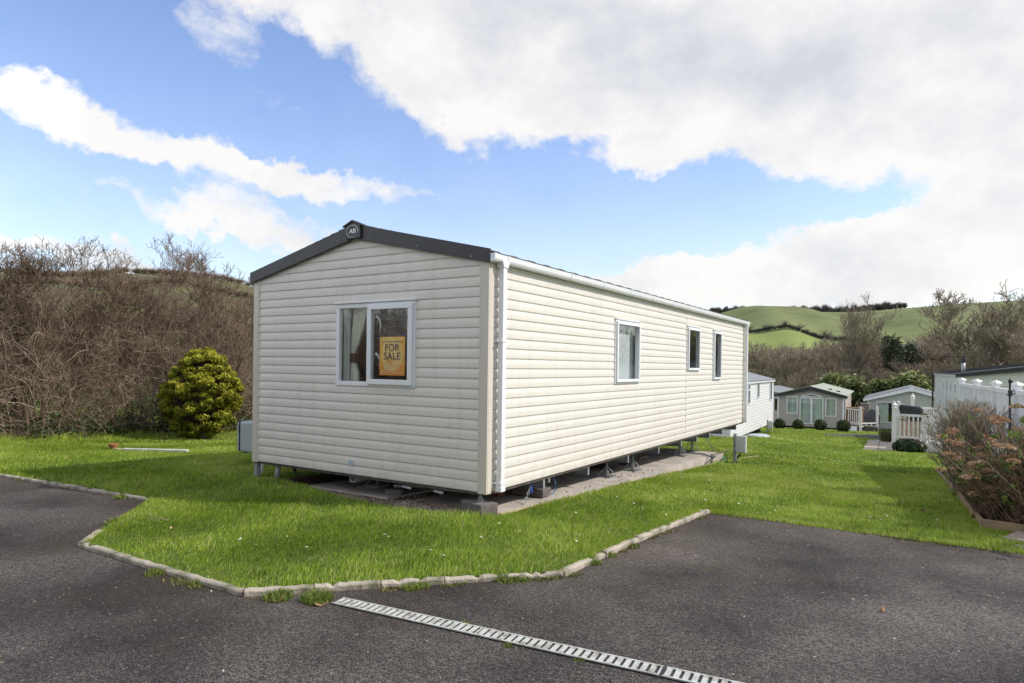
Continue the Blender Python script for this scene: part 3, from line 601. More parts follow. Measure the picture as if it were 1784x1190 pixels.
    tx('THIS HOLIDAY HOME IS', hw*.155, hh*.74, ink); tx('FOR', hw*.60, hh*.42, ink, offset=.0018, spacing=1.05); tx('SALE', hw*.60, -hh*.02, ink, offset=.0018, spacing=1.05)
    pb_ = MB()
    for z, w_ in ((-.40, .62), (-.56, .50), (-.69, .46), (-.82, .64)):
        r_ = random.Random(int(z*100)); x = -hw*w_
        while x < hw*w_:
            l = hw*r_.uniform(.03, .09); pb_.box(x, x+l, -.0034, -.0022, hh*z-.0045, hh*z+.0045); x += l+hw*.035
    pb_.build('small_print', pale, po)
    ic = MB()
    for x, z in ((-.58, -.56), (-.50, -.69), (-.78, -.82)): ic.tube([(hw*x, -.0022, hh*z), (hw*x, -.0036, hh*z)], .009, 14)
    ic.build('icons', mat('white_ink', (.8, .8, .8), rough=.6), po)
    for x in (-.92, .92):
        c = MB(); c.lathe((0, 0, 0), [(.002, .012), (.012, .010), (.016, .004), (.017, 0)], 14); co = c.build('suction_cup', mat('purple_rubber', (.10, .05, .20), rough=.3), po); co.rotation_euler = (math.pi/2, 0, 0); co.location = (hw*x, -.002, hh*1.07)
    # side windows
    for k, (u0, u1, z0, z1) in enumerate(sw):
        window(Fm['right'], u0, u1, z0, z1, root, curtain=((u0, u1+.2) if k == 0 else None), label=('tall side window with net curtain', None, 'narrow side window')[k])
    # chassis
    for x in (-.95, -CW+.95):
        b = MB(); b.box(x-.03, x+.03, 1.2, CL-.2, -.125, -.035); b.box(x-.05, x+.05, 1.2, CL-.2, -.14, -.126); b.build('chassis_beam', M_galvpaint, root)
    for px, in ((948,), (1025,), (1094,), (1147,), (1186,), (1213,), (1235,), (1257,), (1281,)):
        y = PX(px, 800, -.03)[1]
        o = MB(); o.prism([(-.02, y, -.032), (-.02, y, -.135), (-.9, y, -.155), (-.9, y, -.032)], (0, .006, 0)); o.box(-.026, -.018, y-.035, y+.006, -.14, -.032); o.prism([(-.02, y-.035, -.135), (-.9, y-.035, -.155), (-.9, y-.035, -.160), (-.02, y-.035, -.140)], (0, .04, 0)); o.build('outrigger', M_galvpaint, root)
        if y < 2: continue
        o = MB(); o.prism([(-CW+.02, y, -.032), (-CW+.02, y, -.06), (-CW+.9, y, -.12), (-CW+.9, y, -.032)], (0, .006, 0)); o.build('outrigger', M_galvpaint, root)
    p = PY(616, 833, .05); b = MB()
    x = p[0]; ringz = ((x-.045, x+.045), (p[2]-.045, p[2]+.045))
    for q in ((ringz[0][0], ringz[0][1], ringz[1][1]-.008, ringz[1][1]), (ringz[0][0], ringz[0][1], ringz[1][0], ringz[1][0]+.008), (ringz[0][0], ringz[0][0]+.008, ringz[1][0]+.008, ringz[1][1]-.008), (ringz[0][1]-.008, ringz[0][1], ringz[1][0]+.008, ringz[1][1]-.008)):
        b.box(q[0], q[1], .03, 1.5, q[2], q[3])
    b.build('tow_bar_socket', M_galvpaint, root)
    for x, z, l in ((-2.75, -.07, .10), (-3.05, -.06, .14)):
        b = MB(); b.box(x-.08, x+.08, .35, .35+l, z-.05, z+.04); b.build('underfloor_fitting', M_black, root, bevel=.01)
    b = MB(); b.tube([(-1.35, .12, -.09), (-1.0, .25, -.08), (-.6, .3, -.09)], .018, 8); b.build('underfloor_pipe', M_galvpaint, root, smooth=True); b = MB(); b.tube([(-2.5, .3, -.06), (-1.9, .3, -.06)], .02, 8); b.build('underfloor_pipe', M_galvpaint, root, smooth=True)
    for y in (4.45, 5.25):
        wb = MB(); prof = [(.12, -.07), (.17, -.075), (.26, -.07), (.295, -.04), (.30, 0), (.295, .04), (.26, .07), (.17, .075), (.12, .07)]
        wb.lathe((0, 0, 0), prof, 24); wh = wb.build('wheel', M_rubber, root, smooth=True); wh.rotation_euler = (0, math.pi/2, 0); wh.location = (-.62, y, -.13)
        h = MB(); h.lathe((0, 0, 0), [(.02, -.05), (.16, -.045), (.165, .05), (.02, .055)], 18); hb = h.build('wheel_rim', mat('brown_primer', (.16, .07, .05), rough=.7), wh)
    b = MB(); b.tube([(-.62, 4.45, -.13), (-CW+.62, 4.45, -.13)], .04, 10); b.build('axle', M_rust, root)
    # grey locker hung on the hidden side wall
    lk = empty('gas_locker', (-CW-.02, 1.0, .35), 0, 'grey plastic locker hanging on the left side wall of the cream caravan', 'locker')
    x0 = PY(412, 760, .8)[0]-(-CW-.02); zt = PY(425, 731, 1.0)[2]-.35; zb = PY(425, 783, 1.0)[2]-.35
    b = MB(); b.box(x0+.07, -.0, -.20, .20, zb, zt); b.build('back_shell', M_grey, lk, bevel=.03)
    b = MB(); b.box(x0, x0+.065, -.20, .20, zb+.01, zt-.01); dr = b.build('door', M_grey, lk, bevel=.03)
    b = MB(); b.box(x0+.062, x0+.074, -.202, .202, zb+.006, zt+.003); b.build('seal', M_black, lk)
    b = MB(); b.box(x0+.02, x0+.055, -.206, -.19, zt-.16, zt-.07); b.build('catch', M_grey, dr, bevel=.003)
    b = MB(); b.tube([(x0+.10, -.1, zb-.03), (x0+.10, -.1, zb+.01)], .022, 8); b.build('drain_plug', M_black, lk)
main_caravan()
# ------------------------------------------------------------------ under the caravan
def padz(x, y): return -.236-.031*y
def pad():
    m = MB(); x0, x1 = -1.15, .09; y0, y1 = -.13, 8.75
    n = 9
    for k in range(n):
        a = y0+(y1-y0)*k/n; b = y0+(y1-y0)*(k+1)/n-.006
        t = [(x0, a, padz(0, a)), (x1, a, padz(0, a)), (x1, b, padz(0, b)), (x0, b, padz(0, b))]; lo = [(p[0], p[1], float(T(p[0], p[1]))-.05) for p in t]
        m.face(t)
        for i in range(4): m.face([t[i], lo[i], lo[(i+1) % 4], t[(i+1) % 4]])
    o = m.build('concrete_pad', M_conc); tag(o, 'long pale concrete strip lying under the right side of the cream caravan', 'concrete pad')
    m = MB(); x0, x1 = -2.75, -1.45
    for k in range(4):
        a = .12+k*2.2; b = a+2.19; t = [(x0, a, padz(0, a)-.0), (x1, a, padz(0, a)), (x1, b, padz(0, b)), (x0, b, padz(0, b))]; lo = [(p[0], p[1], float(T(p[0], p[1]))-.05) for p in t]
        m.face(t)
        for i in range(4): m.face([t[i], lo[i], lo[(i+1) % 4], t[(i+1) % 4]])
    o = m.build('concrete_pad', M_conc); tag(o, 'shaded concrete strip under the middle of the cream caravan beside the gravel', 'concrete pad')
    # gravel bed
    V = []; F = []
    cdt([(-3.2, -.1), (-2.5, -.25), (-1.7, -.45), (-.75, -.52), (-.4, -.40), (.1, -.2), (.25, 0), (.25, 9.45), (-3.2, 9.45)], .5, lambda x, y: T(x, y)-.045, 'gravel_bed', M_gravbed)
    # loose pebbles (small rocks)
    zones = [(.095, .19, 0.4, 9.2, 1500), (-3.0, -2.75, .05, 3, 700), (-3.0, -1.75, -.1, .30, 1300), (-1.75, -.4, -.34, .2, 1500), (-.5, .1, -.12, .0, 200), (-1.75, -1.15, .02, 3, 1500), (-1.15, -.2, -.0, .02, 60), (.02, .19, 7.9, 9.3, 260), (-.25, .17, .2, 5, 70)]
    C = np.concatenate([np.column_stack([rng.uniform(a, b, n), rng.uniform(c, d, n)]) for a, b, c, d, n in zones])
    n = len(C); base = T(C[:, 0], C[:, 1])-.045
    on = (C[:, 0] > -1.15) & (C[:, 0] < .09); base = np.where(on, np.maximum(base, -.236-.031*C[:, 1]), base)
    oc = np.array([(1, 0, 0), (-1, 0, 0), (0, 1, 0), (0, -1, 0), (0, 0, 1), (0, 0, -1), ], float)
    s = rng.uniform(.007, .016, n); J = rng.uniform(.6, 1.35, (n, 6, 1)); V = oc[None]*J*s[:, None, None]*np.array([1.2, 1, .7])
    a = rng.uniform(0, 6.28, n); ca, sa = np.cos(a)[:, None], np.sin(a)[:, None]; V = np.stack([V[..., 0]*ca-V[..., 1]*sa, V[..., 0]*sa+V[..., 1]*ca, V[..., 2]], -1)
    V += np.column_stack([C, base+s*.4])[:, None, :]
    f = np.array([(0, 2, 4), (2, 1, 4), (1, 3, 4), (3, 0, 4), (2, 0, 5), (1, 2, 5), (3, 1, 5), (0, 3, 5)]); F = (f[None]+6*np.arange(n)[:, None, None]).reshape(-1, 3)
    o = bigmesh('gravel', V.reshape(-1, 3), F, 3, M_stone, rnd=np.repeat(rng.random(n), 6)); tag(o, 'brown and grey pebbles under and beside the cream caravan', 'gravel', kind='stuff')
    def board(name, a, b, w, h, m, label, zt=None):
        a = np.array(a, float); b = np.array(b, float); d = b-a; L = np.linalg.norm(d); nrm = np.array([-d[1], d[0]])/L*w/2; mb = MB(); ring = []
        za = float(T(*a))+LZ; zb = float(T(*b))+LZ
        P8 = [(a-nrm, za-.1), (a+nrm, za-.1), (a+nrm, za+h), (a-nrm, za+h)]; Q8 = [(b-nrm, zb-.1), (b+nrm, zb-.1), (b+nrm, zb+h), (b-nrm, zb+h)]
        A = [mb.vert((p[0], p[1], z)) for p, z in P8]; B = [mb.vert((p[0], p[1], z)) for p, z in Q8]
        for i in range(4): mb.q.append([A[i], A[(i+1) % 4], B[(i+1) % 4], B[i]]); mb.mi.append(0)
        mb.q += [A[::-1], B]; mb.mi += [0, 0]
        o = mb.build(name, m, bevel=.006); return tag(o, label, 'edging board')
    board('edging_board', (.21, -.05), (.23, 4.6), .032, .025, M_timber, 'pale timber edging board beside the gravel on the near half of the caravan side')
    board('edging_board', (.232, 4.62), (.245, 9.4), .032, .025, M_timber, 'pale timber edging board on the far half of the caravan side near the hook-up post')
    q = G(1312, 798)[:2]; board('edging_board', (.26, 9.42), (q[0]+.1, q[1]+.1), .03, .03, M_timber, 'short pale timber board across the far end behind the hook-up post')
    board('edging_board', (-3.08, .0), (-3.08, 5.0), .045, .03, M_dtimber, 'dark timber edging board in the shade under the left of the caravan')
    return board
board = pad()
def stand(h):
    r = empty('axle_stand'); m = MB(); m.tube([(0, 0, 0), (0, 0, h*.8)], .018, 10); m.build('column', M_galvpaint, r, smooth=True)
    m = MB(); m.tube([(0, 0, h*.8), (0, 0, h)], .011, 8); m.box(-.03, .03, -.03, .03, h-.006, h); m.build('screw_head', M_galvpaint, r)
    for a in range(4):
        m = MB(); c, s = math.cos(a*math.pi/2+.78), math.sin(a*math.pi/2+.78); m.tube([(.012*c, .012*s, h*.72), (.15*c, .15*s, .01)], .007, 6); m.build('brace', M_galvpaint, r)
    m = MB(); a = .115
    for x0, x1, y0, y1 in ((-a, a, -a, -a+.02), (-a, a, a-.02, a), (-a, -a+.02, -a+.02, a-.02), (a-.02, a, -a+.02, a-.02), (-a+.02, a-.02, -.01, .01)): m.box(x0, x1, y0, y1, 0, .012)
    m.build('base', M_galvpaint, r); return r
def stands():
    data = [(1059, 831, 'steel axle stand nearest the white downpipe on the lit concrete strip'), (1104, 820, 'steel axle stand beside the brown wheel under the caravan'), (1187, 795, 'steel axle stand under the middle of the long caravan side'), (1207, 787, 'steel axle stand where the blue hose passes behind the middle of the caravan')]
    for px, py, lb in data:
        p = PZf(px, py, padz); x, y = min(p[0]-.02, -.2), p[1]; z = padz(x, y); r = stand(-.135-z-.0); r.location = (x, y, z+.002); r.rotation_euler = (0, 0, random.uniform(-.2, .2)); tag(r, lb, 'axle stand', 'axle stands under the cream caravan')
    for x, y, lb in ((-2.6, 3.2, 'steel axle stand on the far concrete strip in deep shade'), (-2.6, 6.5, 'steel axle stand at the back of the dark far concrete strip')):
        z = padz(x, y); r = stand(-.15-z); r.location = (x, y, z+.002); tag(r, lb, 'axle stand', 'axle stands under the cream caravan')
    def block(name, x, y, z, w, l, h, rz, lb, m=M_block):
        b = MB(); b.box(-w/2, w/2, -l/2, l/2, 0, h); o = b.build(name, m, bevel=.006); o.location = (x, y, z); o.rotation_euler = (0, 0, rz); tag(o, lb, 'concrete block'); return z+h
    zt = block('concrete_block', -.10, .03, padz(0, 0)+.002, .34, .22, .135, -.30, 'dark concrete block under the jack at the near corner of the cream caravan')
    j = empty('corner_jack', (-.1, .05, zt), 0, 'small galvanised jack between the near corner and its concrete block', 'jack')
    b = MB(); b.tube([(0, 0, 0), (0, 0, -.035-zt)], .014, 8); b.box(-.04, .04, -.04, .04, 0, .006); b.build('screw', M_galv, j)
    b = MB(); b.tube([(.035, 0, .004), (.012, 0, .06)], .005, 6); b.tube([(-.035, 0, .004), (-.012, 0, .06)], .005, 6); b.build('brace', M_galv, j)
    p = PZf(905, 868, padz)
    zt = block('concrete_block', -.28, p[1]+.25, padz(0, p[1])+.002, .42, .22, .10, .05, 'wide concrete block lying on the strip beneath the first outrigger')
    a = MB(); yb = p[1]+.20; a.tube([(-.28, yb, zt), (-.28, yb, -.036)], .016, 8); a.box(-.33, -.23, yb-.05, yb+.05, zt, zt+.006); tag(a.build('corner_jack', M_galvpaint), 'dull steel jack on the wide block beneath the first outrigger', 'jack')
    p = PY(654, 862, .45); z = padz(0, .45)
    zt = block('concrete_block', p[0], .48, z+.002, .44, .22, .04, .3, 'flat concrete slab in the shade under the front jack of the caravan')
    s = stand(-.04-zt); s.location = (p[0], .48, zt); tag(s, 'steel jack on a flat slab under the middle of the front wall', 'axle stand', 'axle stands under the cream caravan')
    # tyre lying flat
    t = MB(); t.lathe((0, 0, 0), [(.16, 0), (.24, .0), (.27, .03), (.24, .06), (.16, .06)], 24); o = t.build('old_tyre', M_rubber, smooth=True); q = PY(700, 848, .8); o.location = (q[0], .8, padz(0, .8)+.004); tag(o, 'old black tyre lying flat in the dark under the front of the caravan', 'tyre')
    # legs at the left front corner
    for px, mt_, lb, w in ((447, M_galvpaint, 'square grey corner leg under the left front corner of the cream caravan', .032), (456.5, M_white, 'thin pale pipe leg just behind the grey corner leg', .016)):
        y = .03 if px == 447 else .35; q = PY(px, 820, y); z = float(T(q[0], y))+LZ; x = q[0]+(.02 if px == 447 else 0)
        b = MB(); b.box(x-w, x+w, y-w, y+w, z-.1, -.032); o = b.build('leg', mt_, ROOT, bevel=.006)
    q = G(480, 838); z = q[2]+LZ
    pp = empty('pipe_stub', (q[0], q[1], z), 0, 'leaning grey pipe stub with black cable coming out beside the dark board', 'pipe')
    b = MB(); b.tube([(0, 0, -.05), (.06, .0, .17)], .032, 12); b.build('pipe', M_galvpaint, pp, smooth=True)
    b = MB(); b.tube([(.06, 0, .13), (.08, 0, .21), (.16, .02, .225), (.26, .04, .17), (.34, .05, .10), (.40, .06, .03)], .008, 6); b.build('cable', M_black, pp, smooth=True)
    # chain near the front block
    ch = empty('anchor_chain', (0, 0, 0), 0, 'galvanised anchor chain hanging slack by the first outrigger', 'chain'); m = MB()
    A = np.array([-.10, PX(926, 850, -.1)[1], -.05]); B = PZf(911, 880, padz); n = 9
    for k in range(n):
        c0 = A+(B-A)*(k+.0)/n; c1 = A+(B-A)*(k+1.25)/n; c0[2] -= .03*math.sin(math.pi*k/n); c1[2] -= .03*math.sin(math.pi*(k+1)/n); off = np.array([.009, .009, 0]) if k % 2 else np.array([.009, -.009, 0])
        m.tube([c0, (c0*.8+c1*.2)+off, (c0*.2+c1*.8)+off, c1, (c0*.2+c1*.8)-off, (c0*.8+c1*.2)-off, c0], .0028, 5, cap=False)
    m.build('links', M_galv, ch)
    A = np.array([-.15, PX(1225, 765, -.15)[1], -.05]); B = PZf(1243, 783.5, padz); m = MB(); m.tube([A, B], .012, 6); m.tube([B, B+np.array([0, 0, -.03])], .02, 8); tag(m.build('tie_rod', M_galv), 'slanting galvanised tie-down rod at the far end of the concrete pad', 'tie rod')
    # blue hose loop and valve
    hz = [PX(x, y, -.12) for x, y in ((963, 830), (968, 842), (968, 854), (961, 862), (952, 861), (945, 853), (943, 848))]
    r = empty('water_hose', tuple(hz[0]), 0, 'thin blue water hose looping below the wall by the first outrigger', 'hose'); m = MB(); m.tube([h-hz[0] for h in hz], .0075, 8); m.build('hose', M_blue, r, smooth=True)
    q = PX(925, 851, -.12)-hz[0]; m = MB(); m.tube([q+np.array([0, 0, .05]), q+np.array([0, 0, -.045])], .02, 12); m.build('valve', mat('valve_blue', (.02, .10, .42), rough=.4), r, bevel=.003)
    q = PX(956, 836, -.12)-hz[0]; m = MB(); m.tube([q+np.array([0, 0, .05]), q+np.array([0, 0, -.03])], .017, 12); m.build('drain_pipe', M_white, r)
    # long blue supply pipe over the pad to a green connector
    pts = [PZf(x, y, lambda a, b: padz(a, b)+.02) for x, y in ((1120, 800), (1140, 792), (1165, 789), (1195, 788.5), (1225, 791), (1243, 797))]+[G(1252, 800)+np.array([0, 0, .12]), G(1260, 805)+np.array([0, 0, .07])]
    r = empty('supply_pipe', tuple(pts[-1]), 0, 'long blue water supply pipe with a green connector lying over the pad end', 'water pipe'); m = MB(); m.tube([p-pts[-1] for p in pts], .012, 8); m.build('pipe', mat('blue_grey_pipe', (.07, .16, .22), rough=.5), r, smooth=True)
    e = G(1273, 811)+np.array([0, 0, .03])-pts[-1]; m = MB(); m.tube([(0, 0, 0), tuple(e*.45)], .035, 10); m.build('connector', M_green, r, bevel=.004)
    m = MB(); m.tube([tuple(e*.45), tuple(e)], .014, 8); m.build('tail', M_black, r)
stands()
# ------------------------------------------------------------------ kerbs, drain, loose things
def clutter():
    bits = [(-.62, 1.1, 'brick lying on the concrete strip behind the first outrigger', .21, .10, .065, (.26, .11, .07)), (-2.2, .9, 'loose brick in the shade under the front of the caravan', .21, .10, .065, (.22, .10, .07)), (-1.55, .35, 'grey brick lying in the gravel behind the front wall', .20, .10, .06, (.20, .19, .18)), (-.75, 6.2, 'timber offcut on the far part of the concrete strip', .40, .09, .05, (.35, .25, .15))]
    for x, y, lb, a, b, h, c in bits:
        z = (padz(x, y) if -1.15 < x or -2.75 < x < -1.45 else float(T(x, y))-.04)+.003; m = MB(); m.box(-a/2, a/2, -b/2, b/2, 0, h); o = m.build('timber_offcut' if 'timber' in lb else 'brick', mat('bit_'+str(int(abs(x)*100)), c, rough=.95, bump=.4), bevel=.004); o.location = (x, y, z); o.rotation_euler = (0, 0, x*2+y); tag(o, lb, 'timber' if 'timber' in lb else 'brick')
    for k, (x0, y0, x1, y1, dz) in enumerate(((-.30, 1.6, -.42, 2.9, .10), (-.2, 3.6, -.35, 4.2, .13), (-.25, 4.9, -.3, 6.1, .11))):
        m = MB(); m.tube([(x0+(x1-x0)*t, y0+(y1-y0)*t, -.04-dz*4*t*(1-t)) for t in np.linspace(0, 1, 9)], .007, 6); m.build('cable', M_black, ROOT, smooth=True)
    m = MB(); m.tube([(-3.3, .3, -.03), (-3.3, .3, -.09), (-3.25, .3, -.13)], .02, 8); m.build('hose_end', M_black, ROOT, smooth=True)
    for x in (-1.2, -.75): m = MB(); m.tube([(x, .10, -.075), (x+.12, .10, -.085)], .016, 8); m.build('pipe_stub', M_white, ROOT, smooth=True)
clutter()
def kerbs():
    n = 0
    def run(a, b, n, skip=()):
        a = np.array(a); b = np.array(b); d = (b-a); L = np.linalg.norm(d); u = d/L; nr = np.array([-u[1], u[0]])
        for k in range(n):
            if k in skip: continue
            l = L/n-.005; c = a+u*(L*(k+.5)/n)+nr*random.uniform(.0, .008); z = float(T(*c)); m = MB(); w = .031; segs = 11; rings = []
            for i in range(segs+1):
                t = (i/segs-.5)*l; wob = random.uniform(-.004, .004); top = .040+random.uniform(-.004, .003)-(.014 if random.random() < .07 else 0)
                rings.append([m.vert((t, y*w+wob, zz*top+(0 if zz > 0 else -.05))) for y, zz in ((-1, 0), (-1, .72), (-.62, .98), (0, 1.05), (.62, .98), (1, .72), (1, 0))])
            for i in range(segs):
                for j in range(6): m.q.append([rings[i][j], rings[i][j+1], rings[i+1][j+1], rings[i+1][j]]); m.mi.append(0)
            m.q += [rings[0], rings[-1]]; m.mi += [0, 0]
            o = m.build('kerb_stone', M_kerb, smooth=False, bevel=.004); o.location = (c[0], c[1], z+random.uniform(-.006, .004)); o.rotation_euler = (0, math.atan2(float(T(*a))-float(T(*b)), L), math.atan2(u[1], u[0])+random.uniform(-.012, .012)); yield o
    def lab(it, texts, grp):
        for i, o in enumerate(it): tag(o, texts(i), 'kerb stone', grp)
    ordn = ['first', 'second', 'third', 'fourth', 'fifth', 'sixth', 'seventh', 'eighth', 'ninth', 'tenth']
    g = 'low concrete kerb stones round the lawn'
    lab(run(k1[1], k1[0], 5), lambda i: f'kerb stone at the lawn\'s left edge, {ordn[i]} counting left from its corner', g)
    lab(run(k1[0], left_ext, 6), lambda i: f'weathered kerb stone beyond the left of the picture, {ordn[i]} in line', g)
    lab(run(k2[0]+(k1[1]-k2[0])*.22, k2[0], 1), lambda i: 'short kerb stone half covered by grass at the left lawn point', g)
    lab(run(k2[0], k2[1], 3), lambda i: f'left front lawn kerb stone, {ordn[i]} from the sharp point', g)
    lab(run(k2[1], k2[2], 5), lambda i: f'front lawn kerb stone, {ordn[i]} counting right from the bend near the drain', g)
    lab(run(k2[2], k2[3], 5), lambda i: f'grey kerb stone climbing to the right lawn corner, {ordn[i]} from the front bend', g)
    w_ = G(1772, 960)[:2]; lab(run(w_+np.array([.0, .1]), w_+np.array([.5, -.6]), 1), lambda i: 'pale grey kerb stone at the far right edge of the driveway', g)
kerbs()
def drain():
    a = G(588, 1048); b = G(1232, 1189.5); d = b-a; d[2] = 0; L0 = np.linalg.norm(d); u = d/L0; root = empty('drain_channel', (a[0], a[1], float(T(a[0], a[1]))+.004), math.atan2(u[1], u[0]), 'long galvanised drain channel with slotted gratings crossing the driveway', 'drain')
    ch = MB(); ch.box(0, 3.2, -.058, .058, -.001, .001); ch.build('channel', M_black, root)
    x = 0
    for s, L in ((0, 1.0), (1, 1.0), (2, 1.0)):
        m = MB(); w = .054; h = .007
        m.box(x, x+L, -w, -w+.011, .0015, h); m.box(x, x+L, w-.011, w, .0015, h)
        n = 23; pt = (L-.014)/n
        for k in range(n):
            xx = x+.006+k*pt; m.box(xx, xx+pt*.60, -w+.011, w-.011, .0015, h-.001)
        m.box(x+L-.008, x+L, -w+.011, w-.011, .0015, h-.001)
        m.build('grating', mat('zinc_grating', (.52, .52, .47), (.24, .22, .17), rough=.7, metal=.1, scale=16, detail=7, lo=.45, hi=.72), root); x += L+(.006 if s == 0 else .018)
drain()
def blades(C, H, Wd, lean=.5, name='grass', m=None, z=None, rnd=None, field=False):
    n = len(C); a = rng.uniform(0, 2*np.pi, n); d = np.column_stack([np.cos(a), np.sin(a), np.zeros(n)]); s = np.column_stack([-np.sin(a), np.cos(a), np.zeros(n)])
    if field:
        a = 2.2*vnoise(C[:, 0], C[:, 1], 2.2, 21)+1.2+rng.normal(size=n)*.8; d = np.column_stack([np.cos(a), np.sin(a), np.zeros(n)])
    a2 = rng.uniform(0, 2*np.pi, n); s = np.column_stack([np.cos(a2), np.sin(a2), np.zeros(n)])
    b = np.column_stack([C[:, 0], C[:, 1], (lawnz(C[:, 0], C[:, 1])-.004) if z is None else z]); ln = (rng.uniform(.1, 1, n)*lean*H)[:, None]; hz = np.array([0, 0, 1.0])[None]*H[:, None]; w = (Wd*rng.uniform(.7, 1.3, n))[:, None]
    V = np.stack([b-s*w/2, b+s*w/2, b+hz*.55+d*ln*.35+s*w*.4, b+hz*.55+d*ln*.35-s*w*.4, b+hz*.92+d*ln], 1)
    i = 5*np.arange(n)[:, None]; F1 = i+np.array([[0, 1, 2]]); F2 = i+np.array([[0, 2, 3]]); F3 = i+np.array([[3, 2, 4]])
    F = np.concatenate([F1, F2, F3]); r = rng.random(n)*.75+.12 if rnd is None else rnd
    return V.reshape(-1, 3), F, np.repeat(r, 5)
def vnoise(X, Y, s, seed=0):
    r = np.random.default_rng(seed); out = 0
    for k in range(5):
        a = r.uniform(0, 6.28); f = s*(.6+.35*k); out = out+np.sin((X*math.cos(a)+Y*math.sin(a))*f+r.uniform(0, 6.28)+1.3*np.sin((Y*math.cos(a)-X*math.sin(a))*f*.7))
    return out/5
EXCL = [(-6.5, -2.63, 19.9, 31), ]
bedpoly = None
def lawn_grass():
    for nm, d0, d1, dens, h, w in (('lawn_grass', 2.0, 7.5, 6600, .041, .0040), ('lawn_grass', 7.5, 13, 3000, .043, .0065), ('lawn_grass', 13, 24, 850, .050, .013), ('lawn_grass', 24, 50, 150, .065, .032)):
        h0 = math.radians(45); x0, x1, y0, y1 = CAM[0]-d1*1.3, CAM[0]+d1*1.0, CAM[1]-2.5, CAM[1]+d1*1.5
        x0 = max(x0, -24); x1 = min(x1, 11.5); y1 = min(y1, 51)
        n = int((x1-x0)*(y1-y0)*dens); X = rng.uniform(x0, x1, n); Y = rng.uniform(y0, y1, n)
        dx, dy = X-CAM[0], Y-CAM[1]; dep = dx*FW[0]+dy*FW[1]; lat = dx*R0[0]+dy*R0[1]
        k = (dep >= d0) & (dep < d1) & (np.abs(lat) < dep*.86+.8) & inpoly(X, Y, lawn_poly)
        for e in EXCL: k &= ~((X > e[0]) & (X < e[1]) & (Y > e[2]) & (Y < e[3]))
        for q in NOGRASS: k &= ~inpoly(X, Y, q)
        X, Y = X[k], Y[k]; c = vnoise(X, Y, 5.0, 3); c2 = vnoise(X, Y, 1.3, 5); c3 = vnoise(X, Y, 13.0, 9)
        c4 = np.maximum(0, vnoise(X, Y, 8.0, 31)-.15)*np.maximum(0, vnoise(X, Y, 3.1, 33)+.2); H = h*(.5+.7*rng.random(len(X)))*(1+.45*np.clip(c, -1, 1)+.25*c3+2.0*c4)
        H *= np.where((X > -3.9) & (X < .9) & (Y > -.7) & (Y < .0), 1.2, 1); H *= np.where((X > .22) & (X < .4) & (Y > 0) & (Y < 9.6), 1.3, 1)
        hd = hedge_dist(X, Y); H *= np.where(hd < .9, 1+2.2*np.clip(.9-hd, 0, 1), 1)
        fr = 1.0-.5*np.clip((-Y-2.0)/1.5, 0, 1)*(X > -3); H *= np.where(d1 < 8, fr, 1)
        R = .16+.55*rng.random(len(X))+.17*c2+.12*c+.08*c3-.5*c4+.20*vnoise(X, Y, .55, 41)+.22*np.clip((-Y-2.2)/1.6, 0, 1)*(vnoise(X, Y, 3.3, 43) > -.1); R = np.where(rng.random(len(X)) < .06, .97, R)
        if d1 < 8:   # scruffy fringe over the unkerbed edge
            n = 9000; t = rng.random(n); e = rng.normal(size=n)*.035+.02*vnoise(t*30, t*11, 1, 2)+.02; dd = right_ext-k2[3]; nn = np.array([-dd[1], dd[0]])/np.linalg.norm(dd); X = np.concatenate([X, k2[3][0]+dd[0]*t+nn[0]*e]); Y = np.concatenate([Y, k2[3][1]+dd[1]*t+nn[1]*e]); H = np.concatenate([H, rng.uniform(.012, .045, n)]); R = np.concatenate([R, rng.uniform(.1, .95, n)])
        V, F, r = blades(np.column_stack([X, Y]), np.maximum(H, .012), w, 1.0, rnd=np.clip(R, 0, 1), field=True)
        o = bigmesh('grass', V, F, 3, M_grass, rnd=r); tag(o, {2.0: 'bright green grass of the lawn nearest the driveway', 7.5: 'mown grass of the lawn around the cream caravan', 13: 'mown grass of the lawn sloping beyond the hook-up post', 24: 'far mown grass before the brown lodge'}[d0], 'grass', kind='stuff')
HA, HB = G(-150, 782)[:2], G(440, 760)[:2]
hd_u = (HB-HA)/np.linalg.norm(HB-HA); HA2 = HA-hd_u*7; HB2 = HB+hd_u*9
hd_n = np.array([-hd_u[1], hd_u[0]])
if np.dot(hd_n, CAM[:2]-HA) > 0: hd_n = -hd_n
def hedge_dist(X, Y): return -((X-HA[0])*hd_n[0]+(Y-HA[1])*hd_n[1])
pathpoly = [tuple(G(*p)[:2]) for p in ((1436, 757), (1545, 759), (1640, 762), (1640, 769), (1545, 769), (1500, 764), (1436, 760))]
slabpoly = [tuple(G(*p)[:2]) for p in ((1513, 769), (1552, 769), (1556, 788), (1503, 786))]
BED = [G(1630, 822)[:2], G(1648, 842)[:2], G(1712, 925)[:2], G(1786, 936)[:2]]
bedpoly = [tuple(p) for p in BED]+[(5.3, BED[3][1]-.2), (5.2, 12), (4.4, 12)]
NOGRASS = [GPOLY, pathpoly, slabpoly, bedpoly, [(2.85, 18.6), (4.5, 18.6), (4.5, 12), (5.2, 4), (14, 4), (14, 30), (2.85, 30)]]
lawn_grass()
cdt(pathpoly, 1.0, lambda x, y: T(x, y)+LZ+.008, 'path', M_asph)
